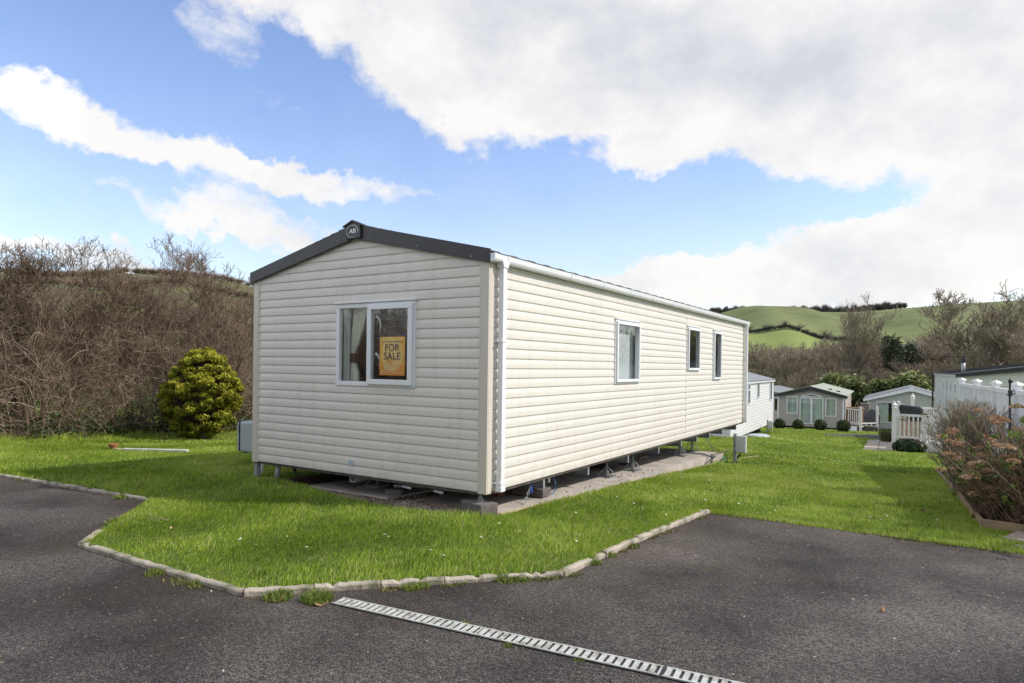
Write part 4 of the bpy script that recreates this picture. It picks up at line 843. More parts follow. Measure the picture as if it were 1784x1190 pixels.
def slabs():
    P4 = [np.array(p) for p in slabpoly]; a, b, c, d = P4
    for k, (t0, t1) in enumerate(((0, .49), (.51, 1))):
        q = [a+(b-a)*t0, a+(b-a)*t1, d+(c-d)*t1, d+(c-d)*t0]; m = MB()
        top = [(p[0], p[1], float(T(*p))+LZ+.03) for p in q]; lo = [(p[0], p[1], p[2]-.05) for p in top]; m.face(top)
        for i in range(4): m.face([top[i], lo[i], lo[(i+1) % 4], top[(i+1) % 4]])
        tag(m.build('paving_slab', M_slab), ('left buff paving slab of the pair beside the white gate post', 'right buff paving slab touching the white gate post')[k], 'paving slab', 'paving slabs by the gate')
    q = G(1775, 944); m = MB(); m.box(-.12, .5, -.22, .22, -.03, .03); o = m.build('paving_slab', mat('pink_slab', (.42, .33, .27), (.34, .27, .22), rough=.9), bevel=.008); o.location = (q[0]+.05, q[1]-.0, float(T(q[0], q[1]))+LZ); o.rotation_euler = (0, 0, -.35); tag(o, 'pinkish paving slab in front of the planting bed corner', 'paving slab')
slabs()
def weeds():
    pts = [(552, 1045, .10, 420), (485, 1042, .09, 300), (345, 1018, .06, 120), (272, 1000, .07, 130), (716, 1025, .07, 160), (735, 1022, .06, 120), (880, 1012, .08, 200), (905, 1010, .07, 140), (1060, 968, .07, 160), (1035, 982, .06, 120), (1100, 952, .05, 100), (205, 912, .10, 260), (212, 868, .08, 200), (810, 1088, .03, 40), (885, 1125, .03, 40), (655, 1068, .025, 30), (1010, 1150, .03, 40)]
    names = ['largest grass tuft at the left end of the drain', 'grass tuft on the kerb bend left of the drain', 'small weed halfway along the left front kerb', 'daisy weed on the left front kerb', 'weed at the kerb right of the drain end', 'low weed between the kerb and the drain', 'weed tuft at the middle of the front kerb', 'low weed near the front kerb\'s right bend', 'tuft on the climbing right kerb', 'low tuft at the start of the climbing kerb', 'tiny weed high on the climbing kerb', 'long grass tuft on the short left edge', 'grass tuft by the left kerb corner', 'tiny moss weed beside the first grating', 'tiny weed at the grating joint', 'moss weed near the drain start', 'moss weed beside the far grating']
    for (px, py, r, n), lb in zip(pts, names):
        q = G(px, py); n = int(n*1.3); rr = r*np.sqrt(rng.random(n)); a = rng.uniform(0, 6.28, n); C = np.column_stack([q[0]+rr*np.cos(a), q[1]+rr*np.sin(a)])
        V, F, R = blades(C, r*.75*(1.1-rr/r*.6)*rng.uniform(.5, 1.2, n), .006, 1.1, z=T(C[:, 0], C[:, 1]))
        V[:, :] -= np.array([q[0], q[1], q[2]]); o = bigmesh('weed_tuft', V, F, 3, M_weed, rnd=R); o.location = tuple(q); tag(o, lb, 'weed', 'weeds along kerb and drain')
weeds()
def moss():
    segs_ = [(k1[0], k1[1]), (k1[1], k2[0]), (k2[0], k2[1]), (k2[1], k2[2]), (k2[2], k2[3]), (k2[3], right_ext)]; X = []; Y = []
    for a, b in segs_:
        d = b-a; L = np.linalg.norm(d); n = int(L*1500); t = rng.random(n); nn = np.array([d[1], -d[0]])/L
        if np.dot(nn, CAM[:2]-a) < 0: nn = -nn
        e = .035+np.abs(rng.normal(size=n))*.035; x = a[0]+d[0]*t+nn[0]*e; y = a[1]+d[1]*t+nn[1]*e; k = vnoise(x, y, 7, 12)+.5*vnoise(x, y, 23, 13) > .22; X.append(x[k]); Y.append(y[k])
    X = np.concatenate(X); Y = np.concatenate(Y); V, F, R = blades(np.column_stack([X, Y]), rng.uniform(.004, .022, len(X)), .006, 1.2, z=T(X, Y)-.001, rnd=rng.random(len(X))); tag(bigmesh('moss', V, F, 3, attr_mat('moss_tuft', [(0, (.06, .055, .02)), (.6, (.15, .16, .035)), (1, (.32, .28, .10))], amt=.2), rnd=R), 'moss and seedlings growing where the kerb meets the driveway', 'moss', kind='stuff')
    n = 1600; x = rng.uniform(-7, 6, n); y = rng.uniform(-5, 2.5, n); k = ~inpoly(x, y, lawn_poly) & inpoly(x, y, asp); C = np.column_stack([x, y, T(x, y)+.003])[k]; V, F, R = leaves(C, .011, 1.5, nrm=np.tile([0, 0, 1.0], (len(C), 1)), jitter=.3); tag(bigmesh('grit', V, F, 4, attr_mat('grit', [(0, (.20, .13, .07)), (.5, (.30, .24, .15)), (1, (.5, .47, .42))], amt=0), rnd=R), 'grit, petals and leaf crumbs scattered over the driveway', 'grit', kind='stuff')
moss()
def daisies():
    m = MB(); n = 9
    for k in range(n):
        a = 2*math.pi*k/n; c, s = math.cos(a), math.sin(a); m.face([(0, 0, .002), (.008*c-.004*s, .008*s+.004*c, .0), (.014*c, .014*s, .003), (.008*c+.004*s, .008*s-.004*c, .0)])
    root = empty('daisy'); m.build('petals', mat('petal_white', (.8, .8, .78), rough=.7), root); c = MB(); c.lathe((0, 0, .001), [(.0045, 0), (.004, .003), (.001, .004)], 8); c.build('flower_centre', mat('yellow_centre', (.6, .42, .03), rough=.8), root)
    st = MB(); st.tube([(0, 0, -.06), (0, 0, 0)], .001, 4); st.build('stalk', M_hydl, root)
    spots = [(683, 888), (657, 891), (288, 889), (418, 960), (445, 971), (534, 975), (838, 956), (750, 980), (773, 990), (676, 955), (670, 951), (947, 976), (1004, 963), (986, 895), (981, 899), (1010, 890), (1075, 880), (1112, 872), (1104, 892), (1135, 884), (1170, 865), (1170, 852), (1205, 850), (1211, 852), (1186, 842), (1160, 840), (1225, 882), (1228, 885), (1100, 858), (1245, 842), (1236, 848), (1300, 830), (1298, 818), (1310, 822), (1320, 812), (1285, 838), (1263, 826), (1225, 820), (1223, 822), (1240, 823), (1380, 797), (1430, 802), (1490, 795), (1220, 905), (1287, 892), (1350, 905), (1490, 915), (1516, 917), (1535, 921), (1545, 915), (1632, 922), (1420, 870), (50, 783), (43, 787), (350, 818), (120, 785), (1160, 913), (1090, 940), (1125, 930), (1003, 910), (600, 930), (560, 905), (500, 955), (870, 930), (905, 945)]
    first = True
    for px, py in spots:
        q = G(px, py); o = root if first else copy_tree(root); first = False
        o.location = (q[0], q[1], q[2]+LZ+.065); o.rotation_euler = (random.uniform(-.5, .3), random.uniform(-.3, .5), random.uniform(0, 6)); s = random.uniform(.6, 1.0); o.scale = (s, s, s); tag(o, 'tiny white daisy flowering in the lawn', 'daisy', 'daisies in the lawn')
daisies()
def loose():
    a = G(215, 789.5); b = G(327, 792); d = b-a; L = np.linalg.norm(d[:2]); m = MB(); m.box(0, L, -.045, .045, 0, .035); o = m.build('white_plank', mat('faded_white_paint', (.62, .62, .56), (.45, .45, .38), rough=.8, scale=6), bevel=.004); o.location = (a[0], a[1], a[2]+LZ+.02); o.rotation_euler = (0, -math.atan2(b[2]-a[2], L), math.atan2(d[1], d[0])); tag(o, 'long white plank lying on the grass before the bare hedge', 'plank')
    q = G(197, 786); r = empty('broken_pot', (q[0], q[1], q[2]+LZ+.01), 0, 'broken orange clay pot on the grass at the left end of the white plank', 'pot')
    m = MB(); m.lathe((0, 0, 0), [(.05, 0), (.075, .07), (.085, .075), (.085, .095), (.07, .095), (.045, .01)], 14); m.build('pot', mat('terracotta', (.42, .17, .07), (.30, .12, .05), rough=.9, scale=15), r)
    m = MB(); m.box(.10, .30, -.05, .03, .0, .025); m.build('shard', mat('pale_shard', (.5, .42, .30), rough=.9), r, bevel=.008)
    for px, py, s, lb, c in ((1608, 903, .045, 'brown fallen leaf on the grass near the planting bed', (.28, .12, .05)), (1573, 888, .035, 'dark fallen leaf on the grass left of the brown one', (.05, .04, .03)), (300, 938, .02, 'pale dry leaf in the grass near the left kerb', (.45, .33, .15)), (1537, 1066, .02, 'small orange leaf on the driveway', (.4, .24, .1)), (484, 1049, .025, 'dry brown leaf by the kerb bend tuft', (.3, .17, .08)), (560, 1056, .03, 'dry brown leaf at the left end of the drain', (.32, .2, .1))):
        q = G(px, py); m = MB(); lz = LZ+.05 if py < 1000 else .004; n = 8
        pts = [(s*(1.4*math.cos(2*math.pi*k/n)), s*.7*math.sin(2*math.pi*k/n), .012*math.cos(4*math.pi*k/n)+.012) for k in range(n)]
        for k in range(n): m.face([(0, 0, .004), pts[k], pts[(k+1) % n]])
        o = m.build('fallen_leaf', mat('leaf_'+lb[:9].replace(' ', '_'), c, rough=.9)); o.location = (q[0], q[1], q[2]+lz); o.rotation_euler = (.1, .1, random.uniform(0, 6)); tag(o, lb, 'leaf')
    p0, p1 = G(262, 917), G(292, 920); m = MB(); m.tube([p0+[0, 0, .075], (p0+p1)/2+[0, 0, .08], p1+[0, 0, .07]], .004, 5); tag(m.build('dry_stalk', M_timber), 'pale dry stalk lying on the lawn near its left point', 'stalk')
    def hookup(px, py, pt, lb):
        q = G(px, py); sc = np.dot(q-CAM, FW); h = (py-pt)/FOC*sc; r = empty('hookup_post', (q[0], q[1], q[2]+LZ-.02), 0, lb, 'hook-up post', 'electric hook-up posts on the lawn')
        w = .03; m = MB(); m.box(-w, w, -w*.8, w*.8, -.1, h+.02); m.build('post', M_galvpaint, r, bevel=.004)
        k = h/.62; m = MB(); m.box(w+.004, w+.20, -.10, .02, h*.42, h*.98); bx = m.build('meter_box', mat('pale_grey_box', (.50, .53, .50), rough=.5), r, bevel=.01)
        m = MB(); m.box(w+.012, w+.19, -.112, -.101, h*.45, h*.95); m.build('lid', MATS['pale_grey_box'], bx, bevel=.003)
        m = MB(); m.tube([(w+.09, -.03, h*.43), (w+.08, -.03, h*.34), (w+.03, -.03, h*.26), (w+.01, -.03, h*.05)], .018, 8); m.build('cable', M_black, r, smooth=True)
        return r
    hookup(1280, 810, 758, 'grey electric hook-up post with pale box on the lawn by the near caravan\'s far end')
    hookup(1337, 757, 733, 'small distant hook-up post on the grass before the white caravan')
loose()
# ------------------------------------------------------------------ plants
def grow_tree(seed, H, r0, spread=.5, levels=4, up=.35, trunk=.28, n1=9, thin=1.0):
    """bare tree: returns strands by level"""
    R = np.random.default_rng(seed); out = []
    def line(p, d, L, r, k, wob, upw):
        pts = [p]; d = d/np.linalg.norm(d)
        for i in range(k):
            d = d+R.normal(size=3)*wob+np.array([0, 0, upw]); d /= np.linalg.norm(d); pts.append(pts[-1]+d*L/k)
        pts = np.array(pts); return pts, r*np.linspace(1, .35, k+1)
    st = [(np.array([0, 0, 0.0]), np.array([0, 0, 1.0]), H*.62, r0, 0)]; 
    while st:
        p, d, L, r, lv = st.pop()
        pts, rad = line(p, d, L, r, 6, .10+.05*lv, .03+.02*lv if lv else .02); out.append((pts, rad, lv))
        if lv >= levels: continue
        n = {0: n1, 1: 7, 2: 6, 3: 5}.get(lv, 4)
        for i in range(n):
            t = R.uniform(trunk if lv == 0 else .2, 1.0); j = t*6; a = int(min(5, j)); q = pts[a]+(pts[a+1]-pts[a])*(j-a); dd = pts[a+1]-pts[a]; dd /= np.linalg.norm(dd)
            s = R.normal(size=3); s -= s.dot(dd)*dd; s /= np.linalg.norm(s)+1e-9; s[2] = abs(s[2])*.6+up*.3
            nd = dd*(1-spread)+s*spread+np.array([0, 0, up*.5]); rr = np.interp(t*6, range(7), rad)
            st.append((q, nd, L*R.uniform(.45, .72)*(1.15-.45*t), max(rr*.62, .004*thin), lv+1))
    return out
def tree_mesh(out, minr=.004):
    PTS = np.array([o[0] for o in out]); RAD = np.maximum(np.array([o[1] for o in out]), minr); V, F = strands(PTS, RAD, 3)
    rr = np.repeat(np.random.default_rng(1).random(len(out))*.6+np.array([o[2]*.08 for o in out]), PTS.shape[1]*3)
    return V, F, rr
def make_tree(name, seed, H, r0, m=None, minr=.01, dark=1.0, **k):
    out = grow_tree(seed, H, r0, **k); r = empty(name); low = [o for o in out if o[2] <= 1]; hi = [o for o in out if o[2] > 1]
    V, F = strands(np.array([o[0] for o in low]), np.maximum(np.array([o[1] for o in low]), minr), 6); bigmesh('trunk', V, F, 4, m or M_twig2, r, rnd=np.full(len(V), .35))
    V, F, R = tree_mesh(hi, minr); bigmesh('crown', V, F, 4, m or M_twig2, r, rnd=R*dark); return r
def hedge():
    """one length of bramble and blackthorn hedge, 9 m long, local x along, y depth"""
    L, D = 9.0, 2.4; parts = []
    # upright main stems
    n = 420; k = 9; P0 = np.column_stack([rng.uniform(0, L, n), rng.uniform(0, D, n), np.zeros(n)-.1]); d = rng.normal(size=(n, 3))*.25; d[:, 2] = 1; H = rng.uniform(1.7, 2.5, n)*(1+.12*np.sin(P0[:, 0]*1.9))
    def walk(P0, d, Ls, k, wob, g):
        n = len(P0); pts = np.empty((n, k, 3)); pts[:, 0] = P0; d = d/np.linalg.norm(d, axis=1, keepdims=True)
        for i in range(1, k):
            d = d+rng.normal(size=(n, 3))*wob; d[:, 2] += g; d /= np.linalg.norm(d, axis=1, keepdims=True); pts[:, i] = pts[:, i-1]+d*(Ls/(k-1))[:, None]
        return pts
    A = walk(P0, d, H, k, .16, .0); ra = rng.uniform(.006, .018, n)[:, None]*np.linspace(1, .3, k)[None]; V, F = strands(A, ra); parts.append((V, F, np.repeat(rng.random(n)*.6, k*3)))
    # arching canes
    n = 2600; k = 8; P0 = np.column_stack([rng.uniform(0, L, n), rng.uniform(0, D, n), rng.uniform(0, 2.05, n)]); d = rng.normal(size=(n, 3)); d[:, 2] = np.abs(d[:, 2])*.6; d[:, 1] -= .3
    B = walk(P0, d, rng.uniform(.5, 1.6, n), k, .30, -.07); B[..., 2] = np.maximum(B[..., 2], .0); rb = rng.uniform(.003, .007, n)[:, None]*np.linspace(1, .4, k)[None]; V, F = strands(B, rb); parts.append((V, F, np.repeat(rng.random(n)**1.3, k*3)))
    # fine twigs everywhere, budding from stems and canes
    src = np.concatenate([A[:, 1:].reshape(-1, 3), B.reshape(-1, 3)]); n = 30000; P0 = src[rng.integers(0, len(src), n)]+rng.normal(size=(n, 3))*.05; k = 4; d = rng.normal(size=(n, 3)); d[:, 2] += .25
    C = walk(P0, d, rng.uniform(.12, .5, n), k, .35, .02); C[..., 2] = np.maximum(C[..., 2], .0); rc = rng.uniform(.0015, .0035, n)[:, None]*np.linspace(1, .5, k)[None]; V, F = strands(C, rc); parts.append((V, F, np.repeat(rng.random(n)*.85, k*3)))
    # sparse tall shoots above the top
    n = 300; P0 = np.column_stack([rng.uniform(0, L, n), rng.uniform(.2, D, n), rng.uniform(1.7, 2.3, n)]); d = rng.normal(size=(n, 3))*.35; d[:, 2] = 1; k = 7
    E_ = walk(P0, d, rng.uniform(.4, 1.5, n), k, .16, .02); V, F = strands(E_, rng.uniform(.004, .008, n)[:, None]*np.linspace(1, .3, k)[None]); parts.append((V, F, np.repeat(rng.random(n)*.4, k*3)))
    n = 3200; src = E_[:, 1:].reshape(-1, 3); P0 = src[rng.integers(0, len(src), n)]; d = rng.normal(size=(n, 3)); d[:, 2] += .5; k = 4; Q = walk(P0, d, rng.uniform(.08, .35, n), k, .2, .03); V, F = strands(Q, np.full((n, k), .0022)); parts.append((V, F, np.repeat(rng.random(n)*.4, k*3)))
    V, F, R = merge(parts); r = empty('bramble_hedge'); bigmesh('twigs', V, F, 4, M_twig, r, rnd=R)
    # leaves low down and ivy pockets
    n = 5200; x = rng.uniform(0, L, n); z = np.abs(rng.normal(size=n))*.30; y = rng.uniform(-.25, .9, n); k = vnoise(x, z, 3, 4) > -.35; C = np.column_stack([x, y, z])[k]; P1 = leaves(C, .045, 1.3)
    n = 1500; C = np.column_stack([rng.uniform(0, L, n), rng.uniform(-.1, D, n), rng.uniform(.3, 3.0, n)]); k = vnoise(C[:, 0], C[:, 2], 2.4, 8) > .15; P2 = leaves(C[k], .035, 1.4)
    V, F, R = merge([P1, P2]); bigmesh('undergrowth', V, F, 4, M_ivy, r, rnd=R); return r
def fit_height(t, H):
    bpy.context.view_layer.update(); z = max(c.bound_box[k][2] for c in kids(t) for k in range(8)); s = H/z; t.scale = (s, s, s)
def place_hedges():
    h = hedge(); z = lambda p: float(T(*p)); ang = math.atan2(hd_u[1], hd_u[0])
    p = HB2-hd_u*9+hd_n*.0+hd_u*.15; q = HA+hd_u*0
    segs = [(HB-hd_u*8.6, 'tangled brown bare bramble hedge across the left behind the golden bush'), (HB+hd_u*.3, 'tangled brown bare hedge continuing behind the cream caravan'), (HB-hd_u*17.5, 'tangled brown bare hedge beyond the left edge of the picture')]
    for i, (s, lb) in enumerate(segs):
        o = h if i == 0 else copy_tree(h); o.location = (s[0], s[1], z(s)-.02); o.rotation_euler = (0, 0, ang); tag(o, lb, 'hedge', 'lengths of bare bramble hedge')
        if np.dot(np.array([-math.sin(ang), math.cos(ang)]), hd_n) < 0: o.scale = (1, -1, 1)
    o = copy_tree(h); o.location = (-14.5, -9.5, -.3); o.rotation_euler = (0, 0, math.radians(-18)); o.scale = (1.15, -1, 1.6); tag(o, 'brown bare hedge across the road mirrored in the front window', 'hedge')
    o = copy_tree(h); o.location = (-5.0, -12.3, -.3); o.rotation_euler = (0, 0, math.radians(-8)); o.scale = (1.1, -1, 1.6); tag(o, 'brown bare hedge behind the camera right of the mirrored one', 'hedge')
    # ivy mass at far left
    n = 5200; C = rng.normal(size=(n, 3))*np.array([.45, .16, .62]); c0 = P(18, 655, 14.3); V, F, R = leaves(C, .055, 1.2); o = bigmesh('ivy', V, F, 4, M_ivy, rnd=R); o.location = tuple(c0); tag(o, 'dark green ivy clump in the bare hedge at the left edge', 'ivy')
    # taller hawthorns standing in the hedge
    specs = [(350, 762, 13.7, 400, 'tallest bare hawthorn rising above the hedge behind the golden bush', 5, .62), (285, 762, 14.2, 440, 'thin bare hawthorn left of the tallest one in the hedge', 9, .55), (120, 765, 13.8, 432, 'upright bare hawthorn above the hedge between left edge and golden bush', 12, .5), (30, 768, 13.6, 395, 'bare hawthorn with dense twigs at the left edge of the hedge', 15, .62), (200, 765, 14.5, 440, 'bare sapling above the middle of the hedge', 18, .5), (405, 760, 13.9, 465, 'low bare thorn beside the corner of the caravan', 22, .6), (-60, 770, 13.6, 400, 'bare hawthorn just outside the left edge', 25, .6), (75, 768, 14.6, 415, 'slender bare thorn second from the left edge', 28, .55)]
    for px, py, d, top, lb, sd, sp in specs:
        r_ = ray(px, 600)[:2]; Mx = np.array([[r_[0], -hd_u[0]], [r_[1], -hd_u[1]]]); off = HA+hd_n*1.0-CAM[:2]; d = float(np.linalg.solve(Mx, off)[0]); b = P(px, py, d); b[2] = float(T(b[0], b[1])); H = P(px, top, d)[2]-b[2]; t = make_tree('hawthorn', sd, H*1.02, .045, m=M_twig, minr=.0035, spread=sp, levels=4, up=.22, trunk=.12, n1=9, dark=.35); fit_height(t, H)
        t.location = tuple(b); t.rotation_euler = (0, 0, sd); tag(t, lb, 'bare tree', 'bare hawthorns in the hedge')
        zs = max((t.children[0].bound_box[6][2] if False else 0), 0)
place_hedges()
def golden():
    b = G(352, 768); r = empty('golden_conifer', tuple(b), 0, 'rounded golden green conifer bush standing before the bare hedge', 'bush')
    d = np.dot(b-CAM, FW); s = d/FOC; Wd, Hh = 138*s, 163*s; cz = Hh*.50
    n = 390; dirs = rng.normal(size=(n, 3)); dirs /= np.linalg.norm(dirs, axis=1, keepdims=True); ell = np.array([Wd*.50, Wd*.46, Hh*.50]); parts = []
    for u in dirs:
        c = u*ell*rng.uniform(.66, .97)+np.array([0, 0, cz]); taper = 1-.20*max(0, (c[2]-cz)/Hh*2)
        c[0] *= taper; c[1] *= taper
        k = 190; rad = rng.uniform(.06, .15); q = rng.normal(size=(k, 3)); q /= np.linalg.norm(q, axis=1, keepdims=True); q = q[q@u > -.25]; C = c+q*rad*np.array([1, 1, .62])*rng.uniform(.75, 1.05, (len(q), 1)); C[:, 2] = np.maximum(C[:, 2], .04)
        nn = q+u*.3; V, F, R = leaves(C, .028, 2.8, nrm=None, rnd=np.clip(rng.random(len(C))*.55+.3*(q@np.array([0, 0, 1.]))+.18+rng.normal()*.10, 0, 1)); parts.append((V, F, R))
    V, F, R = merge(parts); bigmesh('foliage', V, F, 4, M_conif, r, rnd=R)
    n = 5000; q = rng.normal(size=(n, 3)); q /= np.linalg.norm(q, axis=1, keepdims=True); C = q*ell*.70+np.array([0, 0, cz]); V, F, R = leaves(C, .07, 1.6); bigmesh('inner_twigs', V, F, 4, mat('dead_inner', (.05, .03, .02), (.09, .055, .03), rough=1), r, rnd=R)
    m = MB(); m.tube([(0, 0, -.1), (.03, 0, .4), (0, 0, .9)], [.09, .07, .04], 8); m.build('trunk', M_bark, r)
golden()
def leafball(name, loc, rad, n, size, m, label, cat, group=None, sq=(1, 1, 1)):
    q = rng.normal(size=(n, 3)); q /= np.linalg.norm(q, axis=1, keepdims=True); C = q*rad*np.array(sq)*rng.uniform(.86, 1.03, (n, 1))*(1+.04*np.sin(q[:, :1]*9)+.04*np.cos(q[:, 1:2]*11)); C[:, 2] += rad*sq[2]*.92
    V, F, R = leaves(C, size, 1.4, nrm=q, jitter=1.2); r = empty(name, loc, 0, label, cat, group); bigmesh('foliage', V, F, 4, m, r, rnd=R)
    c = MB(); pr = [(math.sin(math.pi*(i+.02)/8.04)*rad*.86, -math.cos(math.pi*i/8)*rad*.86*sq[2]+rad*sq[2]*.92) for i in range(9)]; c.lathe((0, 0, 0), pr, 14); c.build('inner_growth', m, r); return r
for i, (px, lb) in enumerate(((1358, 'leftmost clipped box ball in front of the brown lodge'), (1390, 'second clipped box ball from the left before the brown lodge'), (1429, 'third clipped box ball before the right of the glass doors'), (1469, 'rightmost clipped box ball at the brown lodge corner'))):
    d = (40.6, 40.3, 39.9, 39.0)[i]; p = P(px, 750, d); p[2] = float(T(p[0], p[1]))+LZ;  leafball('box_ball', (p[0], p[1], p[2]+.0), (9.2, 9.0, 10, 11)[i]/FOC*d, 1500, .055, M_box, lb, 'box bush', 'clipped box balls before the brown lodge')
def hydrangea():
    base = (BED[1]+BED[2])/2
    spots = [(4.70, 3.15, 1.25, 1, 'large hydrangea with dried pink brown flower heads at the right edge'), (4.50, 4.2, 1.10, 2, 'hydrangea with fewer dried heads behind the large one'), (4.95, 2.75, 1.30, 3, 'tallest dried hydrangea reaching out of the right of the picture'), (4.48, 3.5, .6, 5, 'low hydrangea spilling over the timber edge')]
    for x, y, H, sd, lb in spots:
        R = np.random.default_rng(sd); z0 = float(T(x, y))+.03; r = empty('hydrangea', (x, y, z0), 0, lb, 'shrub', 'dried hydrangeas in the timber edged bed'); n = 110; k = 7
        P0 = np.column_stack([R.normal(size=(n, 2))*.13, np.zeros(n)]); d = np.column_stack([R.normal(size=(n, 2))*.42, np.ones(n)]); Ls = H*R.uniform(.5, 1.02, n); pts = np.empty((n, k, 3)); pts[:, 0] = P0
        for i in range(1, k): d = d+R.normal(size=(n, 3))*.10; d /= np.linalg.norm(d, axis=1, keepdims=True); pts[:, i] = pts[:, i-1]+d*(Ls/(k-1))[:, None]
        V, F = strands(pts, R.uniform(.003, .0065, n)[:, None]*np.linspace(1, .6, k)[None], 4); parts = [(V, F, np.repeat(R.random(n)*.6, k*4))]
        m_ = 700; ii = R.integers(0, n, m_); jj = R.integers(2, k, m_); Q0 = pts[ii, jj]; dd = R.normal(size=(m_, 3)); dd[:, 2] = np.abs(dd[:, 2])+.5; dd /= np.linalg.norm(dd, axis=1, keepdims=True); Ql = R.uniform(.05, .22, m_)[:, None]
        tw = np.stack([Q0, Q0+dd*Ql*.5, Q0+dd*Ql+R.normal(size=(m_, 3))*.01], 1); V, F = strands(tw, np.tile(np.array([[.003, .0025, .002]]), (m_, 1)), 3); parts.append((V, F, np.repeat(R.random(m_)*.5, 9)))
        V, F, RR = merge(parts); bigmesh('stems', V, F, 4, attr_mat('hydrangea_stem', [(0, (.14, .095, .06)), (1, (.36, .26, .17))], amt=.1) if 'hydrangea_stem' not in MATS else MATS['hydrangea_stem'], r, rnd=RR)
        tips = np.concatenate([pts[:, -1], tw[:, -1]]); sel = tips[R.permutation(len(tips))[:int(46*H)+10]]; sel = sel[sel[:, 2] > .28*H]; hp = []
        for c in sel:
            kk = 150; q = R.normal(size=(kk, 3)); q /= np.linalg.norm(q, axis=1, keepdims=True); q[:, 2] = np.abs(q[:, 2])*.55; rad = R.uniform(.045, .075); hp.append(leaves(c+q*rad, .019, 1.1, rnd=np.clip(R.random(kk)*.5+R.random()*.5, 0, 1)))
        V, F, RR = merge(hp); bigmesh('flower_heads', V, F, 4, M_hydh, r, rnd=RR)
        c = tips[R.permutation(len(tips))[:110]]; c = np.repeat(c, 4, 0)+R.normal(size=(len(c)*4, 3))*.018; V, F, RR = leaves(c, .035, 1.9); bigmesh('new_leaves', V, F, 4, M_hydl, r, rnd=RR)
        n2 = 90; g = np.column_stack([R.normal(size=(n2, 2))*.10, np.abs(R.normal(size=n2))*.05]); V, F, RR = leaves(g, .05, 1.8); bigmesh('leaf_litter', V, F, 4, mat('leaf_litter', (.10, .06, .035), (.05, .035, .02), rough=1), r, rnd=RR)
def twiggy_shrub():
    c = P(1683, 800, 9.3); x, y = c[0], c[1]; z0 = float(T(x, y)); H = P(1674, 697, 9.3)[2]-z0; r = empty('twiggy_shrub', (x, y, z0), 0, 'rounded pale brown twiggy shrub between the white gate and the hydrangeas', 'shrub')
    R = np.random.default_rng(44); n = 260; k = 7; P0 = np.column_stack([R.normal(size=(n, 2))*.06, np.zeros(n)]); th = R.uniform(0, 6.28, n); tilt = np.abs(R.normal(size=n))*.22; d = np.column_stack([np.cos(th)*tilt, np.sin(th)*tilt, np.ones(n)])
    def walk(P0, d, Ls, k, w):
        pts = np.empty((len(P0), k, 3)); pts[:, 0] = P0; d = d/np.linalg.norm(d, axis=1, keepdims=True)
        for i in range(1, k): d = d+R.normal(size=d.shape)*w; d /= np.linalg.norm(d, axis=1, keepdims=True); pts[:, i] = pts[:, i-1]+d*(Ls/(k-1))[:, None]
        return pts
    A = walk(P0, d, H*R.uniform(.6, .95, n), k, .07); V, F = strands(A, R.uniform(.004, .008, n)[:, None]*np.linspace(1, .3, k)[None]); parts = [(V, F, np.repeat(R.random(n)*.5+.2, k*3))]
    n = 7500; src = A[:, 3:].reshape(-1, 3); P1 = src[R.integers(0, len(src), n)]; d = (P1-np.array([0, 0, H*.2])); d /= np.linalg.norm(d, axis=1, keepdims=True); d = d+R.normal(size=(n, 3))*.35; B = walk(P1, d, R.uniform(.06, .19, n), 4, .15); B[..., 2] = np.minimum(B[..., 2], H*1.0+R.normal(size=(n, 1))*.02)
    V, F = strands(B, np.full((n, 4), .0024)); parts.append((V, F, np.repeat(R.random(n)*.6+.35, 12))); V, F, RR = merge(parts); bigmesh('twigs', V, F, 4, attr_mat('shrub_twig', [(0, (.15, .12, .085)), (1, (.44, .38, .28))], amt=.1), r, rnd=RR)
    C = B[:, -1][R.permutation(n)[:1500]]; V, F, RR = leaves(C, .016, 1.5); bigmesh('buds', V, F, 4, M_weed, r, rnd=RR)
twiggy_shrub(); hydrangea()
def bed():
    cdt(bedpoly, .5, lambda x, y: T(x, y)+LZ+.015, 'planting_bed', M_soil)
    P_ = BED; labs = ['weathered timber board at the far end of the planting bed', 'long weathered timber board along the left of the planting bed', 'brown timber board across the front of the planting bed']
    for i, lb in enumerate(labs):
        board('bed_edging', P_[i], P_[i+1] if i < 2 else (5.3, BED[3][1]-.22), .035, (.05, .085, .095)[i], M_oldtimber, lb)
    # bird feeder pole
    p = P(1758.5, 800, 8.2); z0 = float(T(p[0], p[1])); top = P(1758.5, 662, 8.2)[2]-z0; r = empty('feeder_pole', (p[0], p[1], z0), 0, 'black metal pole with ball finial and bracket before the white screen', 'pole')
    m = MB(); m.tube([(0, 0, -.1), (0, 0, top-.02)], .016, 10); m.build('pole', M_black, r, smooth=True)
    m = MB(); m.lathe((0, 0, top-.03), [(.005, -.01), (.022, .0), (.026, .015), (.022, .03), (.006, .045)], 12); m.build('finial', M_black, r, smooth=True)
    m = MB(); m.tube([(-.03, 0, top-.19), (.05, 0, top-.17), (.03, 0, top-.12)], .008, 6); m.tube([(0, 0, top-.2), (0, 0, top-.13)], .024, 8); m.build('bracket', M_black, r)
bed()
